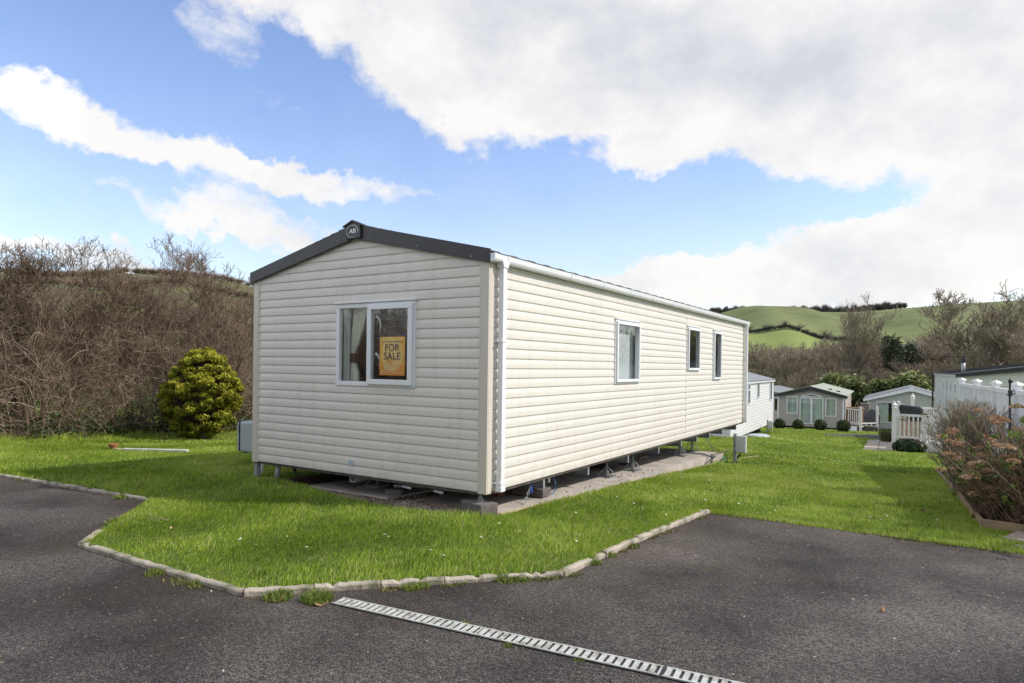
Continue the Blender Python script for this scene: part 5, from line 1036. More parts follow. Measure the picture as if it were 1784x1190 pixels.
# ------------------------------------------------------------------ neighbours
M_wclad = mat('white_vinyl', (.72, .72, .70), (.68, .68, .66), rough=.45, scale=2); M_bclad = mat('taupe_vinyl', (.42, .375, .34), (.39, .35, .315), rough=.6, scale=3)
M_gclad = mat('grey_green_vinyl', (.46, .48, .43), (.44, .46, .41), rough=.6); M_pclad = mat('pale_pink_vinyl', (.62, .54, .48), rough=.6); M_greyroof = mat('grey_roof', (.24, .25, .25), (.20, .21, .21), rough=.7, scale=3)
M_lichroof = mat('lichen_roof', (.36, .38, .30), (.30, .33, .26), rough=.9, scale=2); M_curtg = mat('grey_green_curtain', (.66, .73, .66), (.56, .63, .57), rough=.9, scale=5); M_sageclad = mat('sage_vinyl', (.58, .60, .52), (.55, .57, .49), rough=.55)
def gable_roof(root, W, L, H, HP, ov, mr, mf, th=.13, proud=.0, ends=True):
    xm = -W/2; sl = (HP-H)/(W/2)
    for s in (1, -1):
        xe = ov if s > 0 else -W-ov; ze = H-ov*sl
        m = MB(); m.prism([(xe, -ov-.02, ze+.03), (xm, -ov-.02, HP+.03), (xm, -ov-.02, HP+.06), (xe, -ov-.02, ze+.06)], (0, L+2*ov+.04, 0)); m.build('roof', mr, root)
        for y0 in (-ov, L+ov-.03):
            m = MB(); m.prism([(xe, y0, ze+.028), (xm, y0, HP+.028), (xm, y0, HP-th), (xe, y0, ze-th+.05)], (0, .03, 0)); m.build('fascia_board', mf, root)
        x0, x1 = (W*0+.02, .09) if s > 0 else (-W-.09, -W-.02)
        m = MB(); m.box(x0, x1, -ov+.035, L+ov-.035, ze-.06, ze+.01); m.build('gutter', M_white, root)
def corners(root, W, L, H, m):
    for x, y, sx, sy in ((0, 0, 1, -1), (-W, 0, -1, -1), (0, L, 1, 1), (-W, L, -1, 1)):
        t = MB(); xx = x+sx*.024; yy = y+sy*.024; t.box(min(xx, x-sx*.07), max(xx, x-sx*.07), min(yy, y-sy*.07), max(yy, y-sy*.07), -.01, H-.02); t.build('corner_trim', m, root)
def neighbours():
    # white caravan beyond
    c = P(1271.6, 768, 25); e = P(1345.6, 736, 33.6); z = c[2]; yaw = math.atan2(-(e[0]-c[0]), e[1]-c[1])
    r = empty('static_caravan', (c[0], c[1], z), yaw, 'white static caravan with grey roof standing behind the far end of the cream one', 'static caravan'); W, L = 3.7, 10.1; H, HP = 2.2, 2.68
    def loc(px, py): # hit on its right wall, local u,z
        q = PX(px, py, c[0]); 
        for _ in range(8): t = (q[1]-c[1]); q = PX(px, py, c[0]-math.sin(yaw)*t)
        return math.hypot(q[0]-c[0], q[1]-c[1]), q[2]-z
    wins = []
    for x0, x1, y0, y1 in ((1301, 1306, 667.5, 706), (1318, 1322, 664.5, 695), (1340, 1344, 663, 699)):
        a = loc(x0, y1); b = loc(x1, y0); wins.append((a[0], b[0], a[1], b[1]))
    F = shell(r, W, L, H, HP, {'right': wins}, .125, M_wclad); gable_roof(r, W, L, H, HP, .08, M_greyroof, M_greyroof); corners(r, W, L, H, M_white)
    for k, w in enumerate(wins): window(F['right'], *w, r, top=(w[2]+(w[3]-w[2])*.68 if k == 0 else None), fw=.06)
    for y in (.5, 3.5, 6.5, 9.3):
        m = MB(); m.box(-.9, -.5, y, y+.3, -.45, -.04); m.build('support', M_block, r)
    p = G(1326, 755); m = MB(); n = 14
    m.lathe((0, 0, 0), [(.55, 0), (.58, .05), (.4, .10), (.05, .12)], 16); o = m.build('covered_bundle', mat('pale_sheet', (.45, .50, .54), rough=.5), smooth=True); q = P(1321, 757, 26.5); o.location = (q[0], q[1], float(T(q[0], q[1]))+LZ); o.scale = (.8, 1, 1); tag(o, 'pale blue grey sheet bundle on the ground by the white caravan', 'bundle')
    # brown lodge
    c = P(1469.5, 748, 42); c[2] = P(1469.5, 746.5, 42)[2]; yaw = math.radians(3); r = empty('holiday_lodge', tuple(c), yaw, 'brown clad holiday lodge with big glass doors and dark fascia beyond the lawn', 'lodge'); W, L, H, HP = 3.95, 11, 2.1, 2.62
    f0 = (-3.42, -2.85, .82, 1.92); f1 = (-2.72, -1.0, .18, 1.78); f2 = (-.88, -.42, .72, 1.86)
    f0 = (-3.40, -2.72, .80, 1.96); f2 = (-1.06, -.42, .72, 1.90); f1 = (-2.60, -1.18, .18, 1.90)
    F = shell(r, W, L, H, HP, {'front': [f0, f1, f2]}, .12, M_bclad); gable_roof(r, W, L, H, HP, .22, M_lichroof, M_anth, th=.20); corners(r, W, L, H, M_white)
    window(F['front'], *f0, r, sash=False, fw=.06, label='left front window of the lodge'); window(F['front'], *f2, r, sash=False, fw=.06, label='right front window of the lodge')
    o = MB(F['front']); ringbox(o, *f1, .06, -.03, .035); d = o.build('glass_doors', M_white, r); m = MB(F['front']); um = (f1[0]+f1[1])/2; wbox(m, um-.06, um+.06, f1[2]+.06, f1[3]-.06, -.028, .04); m.build('mullion', M_white, d)
    g = MB(F['front']); g.face([(f1[0]+.03, f1[2]+.03, .012), (f1[1]-.03, f1[2]+.03, .012), (f1[1]-.03, f1[3]-.03, .012), (f1[0]+.03, f1[3]-.03, .012)]); g.build('pane', M_glass, d)
    for u0, u1, z0, z1 in (f0, f1, f2): curtain_mesh(F['front'], [(u0, u1)]*2, (z0, z1), -.12, M_curtg, r, folds=int((u1-u0)*12), amp=.03)
    m = MB(F['front']); a = [(f1[0], f1[3]+.07), (um, f1[3]+.25), (f1[1], f1[3]+.07)]; m.face([(a[0][0], a[0][1], .022), (a[2][0], a[2][1], .022), (a[1][0], a[1][1], .022)]); tw = m.build('gable_light', mat('dim_glass', (.16, .17, .19), rough=.15), r)
    m = MB(F['front'])
    for p_, q_ in ((a[0], a[1]), (a[1], a[2]), (a[0], a[2])): m.face([(p_[0], p_[1]-.02, .03), (q_[0], q_[1]-.02, .03), (q_[0], q_[1]+.03, .03), (p_[0], p_[1]+.03, .03)])
    m.build('light_frame', M_white, tw)
    for y, x in ((2.2, -.95), (2.2, -.45)):
        z_ = HP-(HP-H)/(W/2)*(x+W/2)+.07; m = MB(); m.box(x-.12, x+.12, y-.25, y+.25, z_-.02, z_+.05); m.build('roof_vent', M_black, r)
    m = MB(); m.box(.03, .08, .1, .16, 0, H-.05); m.build('downpipe', M_black, r); m = MB(); m.box(-W+.3, -.3, .3, L-.3, -.5, -.035); m.build('skirting', M_black, r)
    # pale caravan in the gap
    q = P(1366, 737, 50); r = empty('static_caravan', tuple(q), math.radians(1), 'pale pink caravan glimpsed in the gap between white caravan and brown lodge', 'static caravan'); q2 = 5
    F = shell(r, 3.7, 9, 2.15, 2.6, {'front': [(-.75, -.45, .9, 1.9)]}, .12, M_pclad); gable_roof(r, 3.7, 9, 2.15, 2.6, .1, M_greyroof, M_greyroof); window(F['front'], -.75, -.45, .9, 1.9, r, sash=False)
    # grey lodge
    d = 45.0; apex = P(1588, 674, d); yaw = math.radians(2); W = 5.3; L = 12; H, HP = 2.15, 2.95
    base = apex[2]-HP-.04; c = (apex[0]+W/2*math.cos(yaw), apex[1]+W/2*math.sin(yaw), base)
    r = empty('holiday_lodge', c, yaw, 'grey green lodge with white gable fascia behind the decked gate', 'lodge'); fw = (-W+.55, -W+1.75, .45, 1.9)
    F = shell(r, W, L, H, HP, {'front': [fw]}, .12, M_gclad); gable_roof(r, W, L, H, HP, .25, M_greyroof, M_white, th=.24); corners(r, W, L, H, M_white); window(F['front'], *fw, r, sash=False, fw=.07); curtain_mesh(F['front'], [(fw[0], fw[0]+.75)]*2, (fw[2], fw[3]), -.12, M_curtg, r)
    m = MB(F['front']); wbox(m, -W/2-.12, -W/2+.12, HP-.28, HP+.05, .26, .31); m.build('gable_badge', M_white, r); m = MB(); m.box(-W+.2, -.2, .2, L-.2, -.5, -.035); m.build('skirting', M_white, r)
    # black roofed lodge at the right
    c = P(1672.5, 656, 22.5); yaw = math.radians(2.6); W = 6.0; L = 13.5; H, HP = 2.2, 2.62
    zc = c[2]-H+.06; r = empty('holiday_lodge', (c[0]+W*math.cos(yaw), c[1]+W*math.sin(yaw), zc), yaw, 'pale sage lodge with black roof and flue at the right behind the white screen', 'lodge')
    hl = [(1.2, 2.0, .9, 1.9), (3.2, 4.0, .9, 1.9), (5.0, 5.9, .2, 1.95), (7.0, 7.8, .9, 1.9)]
    F = shell(r, W, L, H, HP, {'left': hl}, .13, M_sageclad); gable_roof(r, W, L, H, HP, .14, mat('black_roof', (.05, .052, .056), (.08, .082, .085), rough=.55), M_anth, th=.12); corners(r, W, L, H, M_white)
    for h in hl: window(F['left'], *h, r, sash=False, fw=.07)
    for x in range(1, 13):
        m = MB(); sl = (HP-H)/(W/2); m.prism([(-W-.14, x*1.0, H-.14*sl+.061), (-W/2, x*1.0, HP+.061), (-W/2, x*1.0, HP+.075), (-W-.14, x*1.0, H-.14*sl+.075)], (0, .04, 0)); m.build('roof_batten', M_anth, r)
    m = MB(); m.box(-W-.15, -W-.07, L-.05, L+.03, 0, H); m.build('downpipe', M_black, r)
    m = MB(); m.box(-W+.1, -.1, .1, L-.1, -1.0, -.035); m.build('skirting', M_white, r)
    fl = MB(); p = P(1668, 645, 25.5); lx = -W+.35; zb = H+(lx+W)*(HP-H)/(W/2)
    fl.tube([(lx, 3.2, zb-.05), (lx, 3.2, zb+.42)], .065, 12); f_ = fl.build('flue', M_galv, r, smooth=True); m = MB(); m.lathe((lx, 3.2, zb+.40), [(.07, 0), (.09, .03), (.09, .17), (.05, .18), (.05, .28), (.01, .29)], 12); m.build('cowl', M_black, f_); m = MB(); m.lathe((lx, 3.2, zb-.02), [(.15, 0), (.12, .06), (.07, .08)], 12); m.build('flashing', M_galv, f_)
neighbours()
M_deck = mat('cream_upvc_deck', (.80, .78, .73), (.75, .73, .68), rough=.45, scale=5)
def rail(root, a, b, z0, h, n, lowgap=.08):
    """balustrade between two points in world xy: a,b arrays; as a child part set"""
    a = np.array(a, float); b = np.array(b, float); d = b-a; L = np.linalg.norm(d); u = d/L
    f = lambda s, o, z: (a[0]+u[0]*s-u[1]*o, a[1]+u[1]*s+u[0]*o, z)
    m = MB(f); m.box(.04, L-.04, -.025, .025, z0+h-.07, z0+h); m.build('top_rail', M_deck, root, bevel=.004)
    m = MB(f); m.box(.04, L-.04, -.02, .02, z0+lowgap, z0+lowgap+.06); m.build('bottom_rail', M_deck, root, bevel=.004)
    for k in range(n):
        s = .04+(L-.08)*(k+1)/(n+1); m = MB(f); m.box(s-.022, s+.022, -.015, .015, z0+lowgap+.061, z0+h-.071); m.build('baluster', M_deck, root)
def post(root, p, z0, h, fin=False, w=.055, cap=None):
    m = MB(); m.box(p[0]-w, p[0]+w, p[1]-w, p[1]+w, z0-.1, z0+h); o = m.build('post', M_deck, root, bevel=.006)
    if fin:
        m = MB(); m.lathe((p[0], p[1], z0+h), [(.085, 0), (.085, .02), (.04, .03), (.07, .07), (.075, .10), (.05, .14), (.015, .18), (.02, .21), (.005, .23)], 14); m.build('finial', M_deck, o)
    else:
        m = MB(); m.box(p[0]-w-.015, p[0]+w+.015, p[1]-w-.015, p[1]+w+.015, z0+h+.001, z0+h+.02); m.prism([(p[0]-w, p[1]-w, z0+h+.021), (p[0]+w, p[1]-w, z0+h+.021), (p[0]+w*.3, p[1]-w*.3, z0+h+.05), (p[0]-w*.3, p[1]-w*.3, z0+h+.05)], (0, .01, 0)); m.build('cap', M_black if cap else M_deck, o)
def decks():
    A = G(1557, 787)[:2]; B = A+np.array([.80, .0]); zA = float(T(*A))+LZ; u = (B-A)/np.linalg.norm(B-A); n_ = np.array([-u[1], u[0]])
    s = 21.3/FOC
    r = empty('deck_fence', (0, 0, 0), 0, 'cream balustrade gate and posts along the front of the deck left of the twiggy shrub', 'fence')
    post(r, A, zA, 1.35, fin=True, w=.06); zB = float(T(*B))+LZ; post(r, B, zB, 1.18, w=.065, cap=True)
    rail(r, A, B, zA+.34, .83, 5); C = B+u*1.1; rail(r, B, C, zA+.34, .83, 6)
    for k in range(3):
        m = MB(lambda a, b, z: (B[0]+u[0]*a-u[1]*b, B[1]+u[1]*a+u[0]*b, z)); m.box(.07, 1.1, -.02, .02, zA-.05+k*.12, zA+.065+k*.12); m.build('skirt_board', M_deck, r)
    m = MB(lambda a, b, z: (A[0]+u[0]*a-u[1]*b, A[1]+u[1]*a+u[0]*b, z)); m.box(.07, np.linalg.norm(B-A)-.07, -.02, .02, zA+.14, zA+.33); m.build('skirt_board', M_deck, r)
    # deck floor
    dk = MB(lambda a, b, z: (A[0]+u[0]*a-u[1]*b, A[1]+u[1]*a+u[0]*b, z)); dk.box(.08, 1.7, .06, 3.6, zA+.22, zA+.28); dk.box(.1, 1.65, .1, 3.5, zA-.5, zA+.215); o = dk.build('deck', M_deck); tag(o, 'raised cream deck platform behind the gate posts', 'deck')
    r = empty('deck_fence', (0, 0, 0), 0, 'second cream balustrade behind the covered barbecue on the deck', 'fence')
    q = lambda a, b: np.array([A[0]+u[0]*a-u[1]*b, A[1]+u[1]*a+u[0]*b]); zd = zA+.28
    D = P(1590, 700, 24.3)[:2]; E = P(1566, 700, 26)[:2]; F_ = P(1640, 700, 23)[:2]
    post(r, D, zd-.3, 1.50, fin=True); post(r, E, zd-.6, 1.6); rail(r, E, D, zd-.2, 1.15, 6); rail(r, D, F_, zd-.2, 1.15, 12)
    # covered barbecue on a tan cabinet
    p = q(.46, .75); bb = empty('covered_barbecue', (p[0], p[1], zd), math.atan2(u[1], u[0]), 'black covered barbecue on tan cabinet behind the gate balusters', 'barbecue')
    m = MB(); m.prism([(-.26, -.25, .66), (.34, -.25, .66), (.31, -.25, 1.02), (.24, -.25, 1.10), (-.32, -.25, 1.16), (-.36, -.25, 1.07)], (0, .55, 0)); m.prism([(.27, -.27, .2), (.36, -.27, .2), (.36, -.27, .7), (.26, -.27, .7)], (0, .5, 0)); m.build('cover', mat('black_cover', (.014, .014, .017), (.025, .025, .03), rough=.6, scale=5, bump=.5, bscale=8), bb, bevel=.03)
    m = MB(); m.box(-.36, .24, -.2, .25, .0, .65); m.build('cabinet', mat('tan_cabinet', (.36, .27, .21), (.30, .22, .17), rough=.7), bb, bevel=.01)
    # small shrub at gate foot and grass tuft
    g = G(1583, 790); leafball('evergreen_shrub', (g[0], g[1], g[2]+.0), .30, 1500, .06, M_ivy, 'low dark evergreen shrub at the foot of the gate balusters', 'shrub', sq=(1.45, .9, .75))
    g = G(1543, 772); n = 700; a = rng.uniform(0, 6.28, n); rr = .18*np.sqrt(rng.random(n)); V, F, R = blades(np.column_stack([rr*np.cos(a), rr*np.sin(a)]), rng.uniform(.3, .75, n), .014, .6, z=np.zeros(n)); o = bigmesh('grass_clump', V, F, 3, attr_mat('tall_grass', [(0, (.05, .06, .03)), (.5, (.12, .13, .05)), (1, (.30, .24, .12))], amt=0), rnd=R); o.location = (g[0], g[1], g[2]); tag(o, 'tall brown green grass clump left of the gate post', 'grass clump')
    # lodge veranda
    r = empty('veranda', (0, 0, 0), 0, 'small white veranda with steps to the right of the brown lodge', 'veranda')
    d0 = 42.5; zf = P(1490, 741, d0)[2]; a = P(1474, 741, 43.5)[:2]; b = P(1499, 741, 42)[:2]; c = P(1528, 741, 42.5)[:2]
    m = MB(); 
    for p in (b, c): post(r, p, zf-.55, 1.75, w=.07)
    rail(r, a, b, zf, 1.05, 6); rail(r, b, c, zf-.15, .35, 2)
    for k in range(3): m.box(min(a[0], b[0])+.15, b[0]-.2, b[1]-.1-.28*k, b[1]-.1-.28*k+.27, zf-.6, zf-.05-.18*k)
    m.build('steps', M_white, r); m = MB(); x0, x1 = a[0]+.1, c[0]; m.box(x0, x1, b[1]+.2, b[1]+4, zf-.1, zf); m.box(x0+.1, x1-.1, b[1]+.3, b[1]+3.9, zf-.6, zf-.105); m.build('platform', M_block, r)
    p = P(1519, 738, 43.3); bb = empty('covered_barbecue', (p[0], p[1], zf), 0, 'dark grey covered barbecue on the veranda beside the brown lodge', 'barbecue')
    m = MB(); m.prism([(-.45, -.3, 0), (.48, -.3, 0), (.5, -.3, .6), (.32, -.3, .98), (-.05, -.3, 1.05), (-.45, -.3, .62)], (0, .6, 0)); m.build('cover', mat('grey_cover', (.07, .07, .078), (.10, .10, .11), rough=.7, scale=3), bb, bevel=.06)
    p = P(1489, 716, 44.5); t = empty('picnic_table', (p[0], p[1], zf), 0, 'weathered wooden table and folding frame on the veranda of the brown lodge', 'table')
    m = MB(); m.box(-.55, .55, -.3, .3, .95, 1.05); m.build('table_top', M_oldtimber, t)
    for x in (-.45, .45): m = MB(); m.box(x-.04, x+.04, -.25, .25, 0, .949); m.build('leg', M_oldtimber, t)
    m = MB(); m.tube([(.02, 0, 1.06), (.12, 0, 1.42)], .03, 6); m.tube([(.22, 0, 1.06), (.12, 0, 1.42)], .03, 6); m.build('folding_frame', M_oldtimber, t)
    p = P(1507, 716, 45.2); m = MB(); m.box(-.28, .28, -.3, .3, 0, 1.25); m.box(-.31, .31, -.33, .33, 1.251, 1.31); o = m.build('storage_cupboard', mat('grey_brown_wood', (.25, .21, .19), rough=.9), bevel=.01); o.location = (p[0], p[1], zf); tag(o, 'grey brown storage cupboard behind the veranda barbecue', 'cupboard')
    p = G(1517, 753); m = MB(); m.box(-.4, .4, -.15, .15, 0, .35); o = m.build('planter', M_block, bevel=.01); o.location = (p[0], p[1], p[2]); tag(o, 'dark grey planter trough on the grass below the veranda posts', 'planter')
    # tall white privacy screen
    r = empty('privacy_screen', (0, 0, 0), 0, 'tall white panel screen with capped posts behind the shrubs at the right', 'fence')
    pts = [P(1676, 662, 14.0), P(1702, 664, 12.2), P(1735, 667, 10.7), P(1772, 671, 9.35)]; v = (pts[3]-pts[2]); pts += [pts[3]+v, pts[3]+2*v]
    for k, p in enumerate(pts):
        zt = 1.10; z0 = float(T(p[0], p[1])); w = .055; m = MB(); m.box(p[0]-w, p[0]+w, p[1]-w, p[1]+w, z0, zt); o = m.build('post', M_white, r, bevel=.006); m = MB(); m.lathe((p[0], p[1], zt), [(.085, 0), (.085, .015), (.06, .035), (.005, .06)], 4); m.build('cap', M_deck, o)
        if k < len(pts)-1:
            q2 = pts[k+1]; d = q2[:2]-p[:2]; L = np.linalg.norm(d); uu = d/L; f = lambda s, o, z, p=p, uu=uu: (p[0]+uu[0]*s-uu[1]*o, p[1]+uu[1]*s+uu[0]*o, z)
            z1 = min(z0, float(T(q2[0], q2[1]))); m = MB(f); m.box(.06, L-.06, -.012, .012, z1+.08, zt-.13); pn = m.build('panel', mat('white_panel', (.74, .75, .80), rough=.25), r)
            m = MB(f); m.box(.06, L-.06, -.03, .03, zt-.129, zt-.06); m.build('rail', M_white, r, bevel=.004); m = MB(f); m.box(.06, L-.06, -.025, .025, z1+.0, z1+.079); m.build('rail', M_white, r)
decks()
# ------------------------------------------------------------------ trees beyond
def beyond():
    protos = []
    for sd, H, sp, up in ((101, 11, .42, .38), (102, 10, .50, .30), (103, 12, .38, .42), (104, 9, .55, .28), (105, 8, .6, .2)):
        t = make_tree('bare_tree', sd, H, .17, minr=.012, spread=sp, levels=4, up=up, trunk=.12, n1=12); bpy.context.view_layer.update(); z = max(c.bound_box[k][2] for c in kids(t) for k in range(8)); protos.append((t, z))
    used = set()
    def put(i, px, top, d, lb, grp='bare trees in the valley beyond the lodges', wide=1):
        b = P(px, 700, d); z0 = float(T(b[0], b[1])); H = P(px, top, d)[2]-z0; t, zz = protos[i]; o = t if i not in used else copy_tree(t); used.add(i); s = H/zz; o.location = (b[0], b[1], z0-.1); o.scale = (s*wide, s*wide, s); o.rotation_euler = (0, 0, random.uniform(0, 6.28)); tag(o, lb, 'bare tree', grp)
    t = make_tree('bare_tree', 301, 11.5, .17, minr=.010, spread=.46, levels=4, up=.34, trunk=.22, n1=14); bpy.context.view_layer.update(); z = max(c.bound_box[k][2] for c in kids(t) for k in range(8)); protos.append((t, z)); put(5, 1462, 512, 66, 'tall spreading bare tree standing highest behind the brown lodge', wide=.95)
    put(1, 1745, 496, 60, 'big dense bare tree at the right edge above the black roof', wide=1.4); put(2, 1772, 512, 64, 'second dense bare tree at the right edge beside the big one', wide=1.5)
    put(3, 1706, 552, 58, 'bare tree left of the big one at the right edge', wide=.9); put(2, 1790, 520, 55, 'bare tree cut by the right edge of the picture', wide=1.2)
    put(4, 1375, 592, 62, 'pale thin bare tree behind the ridge of the white caravan'); put(2, 1405, 602, 64, 'bare tree with light branches just left of the tallest tree')
    R = random.Random(5); names = ['slim', 'crooked', 'twiggy', 'rounded', 'leaning', 'low', 'broad', 'dark', 'pale']
    xs = list(range(1306, 1800, 15))
    cnt = {}
    def where(px, row):
        for x1, lm in ((1352, 'over the white caravan roof'), (1475, 'over the brown lodge'), (1515, 'between brown and grey lodges'), (1628, 'over the grey lodge'), (9999, 'over the black roofed lodge')):
            if px < x1: break
        k = cnt[(lm, row)] = cnt.get((lm, row), -1)+1
        return f"bare tree {lm}, {('first', 'second', 'third', 'fourth', 'fifth', 'sixth', 'seventh', 'eighth', 'ninth', 'tenth', 'eleventh', 'twelfth', 'thirteenth')[k]} from left, {row} row"
    for k, px in enumerate(xs):
        top = np.interp(px, [1300, 1350, 1400, 1500, 1560, 1620, 1680, 1800], [586, 598, 605, 594, 596, 594, 578, 560])+R.uniform(-9, 14); d = R.uniform(72, 112)
        put(R.randrange(5), px+R.uniform(-5, 5), top, d, where(px, 'back'), grp='indistinct bare trees of the woodland behind the lodges', wide=R.uniform(1.2, 1.7))
    for px in range(1310, 1800, 34):
        put(R.randrange(5), px+R.uniform(-8, 8), R.uniform(618, 640), R.uniform(60, 72), where(px, 'front'), grp='indistinct bare trees of the woodland behind the lodges', wide=R.uniform(1.5, 2.0))
    for px in range(1830, 3300, 70): put(R.randrange(5), px, R.uniform(540, 575), R.uniform(45, 75), 'bare tree out of the picture to the right', grp='bare trees out of the picture to the right', wide=1.7)
    for px in range(-250, 1290, 130):
        put(R.randrange(5), px, np.interp(px, [0, 400, 1290], [560, 560, 590]), R.uniform(70, 100), 'bare tree standing hidden behind the cream caravan and hedge', grp='bare trees hidden behind the caravan', wide=1.6)
    # conifers
    for px, top, d, w, lb in ((1556, 596, 70, 24, 'dark pine right of the tallest bare tree'), (1546, 590, 80, 13, 'narrow dark pine just left of the wider pine'), (1583, 606, 74, 20, 'dark pine second from the black roofed lodge'), (1610, 612, 78, 15, 'small dark pine nearest the flue')):
        b = P(px, 700, d); z0 = float(T(b[0], b[1])); H = P(px, top, d)[2]-z0; r = empty('pine_tree', (b[0], b[1], z0), 0, lb, 'pine', 'dark pines behind the grey lodge'); m = MB(); m.tube([(0, 0, -.1), (0, 0, H*.95)], [.16, .04], 7); m.build('trunk', M_bark, r); pr = []
        wr = w/FOC*d
        for k in range(110):
            t = rng.uniform(.12, 1); a = rng.uniform(0, 6.28); rad = wr*.62*(1.08-t)**.7*rng.uniform(.2, 1); c = np.array([rad*math.cos(a), rad*math.sin(a), t*H]); n = 90; pr.append(leaves(c+rng.normal(size=(n, 3))*np.array([.32, .32, .28]), .13, 3))
        V, F, R_ = merge(pr); bigmesh('crown', V, F, 4, M_pine, r, rnd=R_)
    # laurel hedge
    a = P(1440, 700, 56); b = P(1632, 700, 50); L = np.linalg.norm((b-a)[:2]); ang = math.atan2(b[1]-a[1], b[0]-a[0]); z0 = float(T(a[0], a[1]))-.1; r = empty('laurel_hedge', (a[0], a[1], z0), ang, 'leafy dark green laurel hedge with yellow tips behind the two lodges', 'hedge'); pr = []
    Hh = P(1540, 652, 53)[2]-z0
    for k in range(300):
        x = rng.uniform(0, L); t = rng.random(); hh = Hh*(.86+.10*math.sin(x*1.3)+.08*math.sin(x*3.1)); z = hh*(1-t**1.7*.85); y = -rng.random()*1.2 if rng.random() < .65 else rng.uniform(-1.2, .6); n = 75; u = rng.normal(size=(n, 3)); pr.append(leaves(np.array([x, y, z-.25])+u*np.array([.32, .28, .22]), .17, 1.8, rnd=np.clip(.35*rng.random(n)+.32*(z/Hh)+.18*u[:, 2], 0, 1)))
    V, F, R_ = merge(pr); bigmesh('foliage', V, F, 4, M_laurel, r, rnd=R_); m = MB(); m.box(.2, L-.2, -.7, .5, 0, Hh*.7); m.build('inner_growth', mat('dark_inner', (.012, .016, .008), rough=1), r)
beyond()
# ------------------------------------------------------------------ hills
def azel(px, py):
    r = ray(px, py); return math.atan2(r[0], r[1]), r[2]/math.hypot(r[0], r[1])
def hill(prof, r0, rc, z0, m, name='hill', wood=None, field=None):
    q = sorted(azel(*p) for p in prof); A = np.array([a for a, _ in q]); E_ = np.array([e for _, e in q]); az = np.linspace(A[0], A[-1], 220); el = np.interp(az, A, E_)
    ker = np.hanning(9); ker /= ker.sum(); el = np.convolve(np.pad(el, 4, 'edge'), ker, 'valid'); ts = np.concatenate([np.linspace(0, 1, 26), [1.06, 1.15, 1.35]]); V = []; F = []; mi = []
    def zat(i, t): 
        zc = 1.297+el[i]*rc; 
        if t <= 1: return z0+(zc-z0)*(1-(1-t)**1.55)+.9*math.sin(i*.23+t*9)*(1-t)*t*4
        return zc-(t-1)**1.2*rc*.25
    for i, a in enumerate(az):
        for t in ts: r = r0+(rc-r0)*t; V.append((CAM[0]+math.sin(a)*r, CAM[1]+math.cos(a)*r, zat(i, t)))
    k = len(ts)
    for i in range(len(az)-1):
        for j in range(k-1): F.append([i*k+j, (i+1)*k+j, (i+1)*k+j+1, i*k+j+1]); mi.append(1 if field and field(az[i], ts[j]) else 0)
    me = bpy.data.meshes.new(name); me.from_pydata(V, [], F); me.update()
    for mm in (m if isinstance(m, list) else [m]): me.materials.append(mm)
    me.polygons.foreach_set('material_index', mi); me.polygons.foreach_set('use_smooth', [True]*len(F)); o = link(name, me); tag(o, kind='structure')
    def pos(px, t): a = azel(px, 600)[0]; i = int(np.clip(np.searchsorted(az, a), 0, len(az)-1)); r = r0+(rc-r0)*t; return np.array([CAM[0]+math.sin(a)*r, CAM[1]+math.cos(a)*r, zat(i, t)])
    return pos
def puffs(name, spots, label, m, hgt, cat='woodland', n=170, w=.55, tw=.12):
    """bare crowns made of many short twigs"""
    parts = []
    for p, s in spots:
        h = hgt*s; c = np.array([0, 0, h*.60]); u = rng.normal(size=(n, 3)); u /= np.linalg.norm(u, axis=1, keepdims=True); e = c+u*np.array([h*w, h*w, h*.42])*rng.uniform(.5, 1, (n, 1)); s0 = c*np.array([1, 1, .55])+(e-c)*.25; mid = (s0+e)/2+rng.normal(size=(n, 3))*h*.04
        pts = np.stack([s0, mid, e], 1)+p; V, F = strands(pts, np.tile(np.array([[tw, tw*.7, tw*.35]]), (n, 1)), 3); parts.append((V, F, np.repeat(rng.random(n), 9)))
        pts = np.array([[[0, 0, -h*.1], [0, 0, h*.35], [0, 0, h*.7]]])+p; V, F = strands(pts, np.array([[tw*2.2, tw*1.8, tw]]), 3); parts.append((V, F, np.zeros(9)))
    V, F, R = merge(parts); o = bigmesh(name, V, F, 4, m, rnd=R); tag(o, label, cat, kind='stuff'); return o
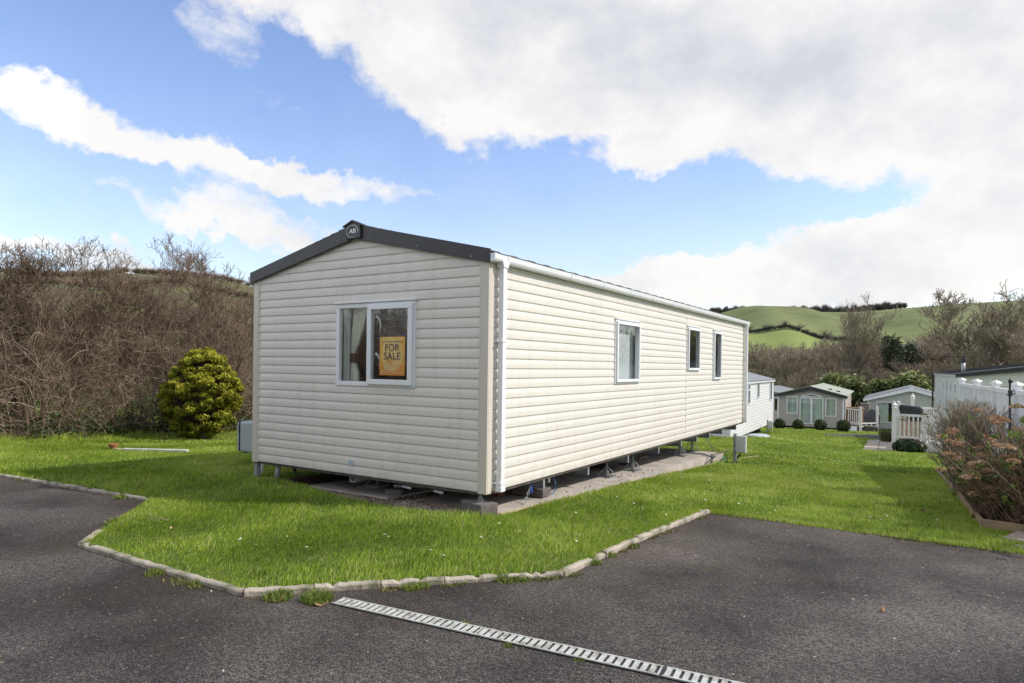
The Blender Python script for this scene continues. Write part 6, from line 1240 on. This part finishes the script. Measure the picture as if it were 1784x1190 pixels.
def hills():
    Bp = hill([(-900, 560), (0, 560), (1150, 556), (1240, 551), (1300, 549), (1385, 549), (1440, 549.5), (1490, 550), (1530, 546), (1570, 542), (1650, 536), (1700, 534), (1784, 530), (1950, 532), (2300, 560)], 260, 900, -10, M_hill)
    split = lambda a, t: t < .36
    Ap = hill([(900, 620), (1150, 575), (1215, 558), (1262, 546), (1290, 540), (1320, 536), (1345, 535), (1380, 537), (1412, 542), (1450, 552), (1500, 568), (1540, 580), (1600, 603), (1680, 625), (1800, 650)], 160, 430, -9, [M_hill, M_hill2], field=split)
    Cp = hill([(-1500, 520), (-600, 470), (-200, 478), (0, 486), (150, 490), (250, 487), (330, 489), (385, 496), (440, 508), (520, 528), (700, 565), (900, 610)], 120, 480, -8, [M_hill3, mat('hill_dull_pasture', (.12, .135, .055), (.10, .11, .05), rough=1, scale=.06)], field=lambda a, t: (.4 < t < .62) and math.sin(a*21) > .2)
    R = random.Random(9)
    puffs('hilltop_wood', [(Bp(px+R.uniform(-2, 2), 1+R.uniform(-.02, .02)), R.uniform(.75, 1.2)) for px in list(range(1235, 1312, 4))+list(range(1380, 1545, 3))+list(range(1545, 1575, 7))]+[(Bp(px, 1.05), 1.2) for px in range(1380, 1520, 5)], 'dark line of bare trees on the skyline behind the green hill', M_dktwig, 12, w=.42, tw=.30, n=200)
    puffs('field_hedgerow', [(Ap(px+R.uniform(-2, 2), .37), R.uniform(.7, 1.3)*(1.9 if R.random() < .12 else 1)) for px in range(1285, 1545, 3)], 'dark hedgerow dividing the two green fields on the hill', M_dktwig, 1.7, cat='hedgerow', w=.8, tw=.06, n=80)
    puffs('valley_wood', [(Bp(px+R.uniform(-5, 5), t+R.uniform(-.03, .03)), R.uniform(.7, 1.2)) for t, x0 in ((.01, 1430), (.03, 1480), (.06, 1500), (.09, 1540), (.12, 1600)) for px in range(x0, 1860, 8)], 'brown bare woodland filling the valley below the far hill', M_brtwig, 10, w=.6, tw=.13, n=150)
    puffs('valley_wood', [(P(px+R.uniform(-8, 8), 700, d)*np.array([1, 1, 0])+np.array([0, 0, -6.5]), R.uniform(.8, 1.25)) for d in (120, 140, 165) for px in range(1290, 1850, 14)], 'brown bare woodland at the foot of the near hill', M_brtwig, 9, w=.6, tw=.06, n=300)
    puffs('hillside_scrub', [(Cp(px+R.uniform(-9, 9), t), R.uniform(.6, 1.2)) for t in (.2, .45, .7, .85, .97, 1.0) for px in range(-300, 620, 6)], 'scrubby bare wood on the hillside seen through the left hedge', M_brtwig, 4.0, w=.9, tw=.09, n=80)
hills()
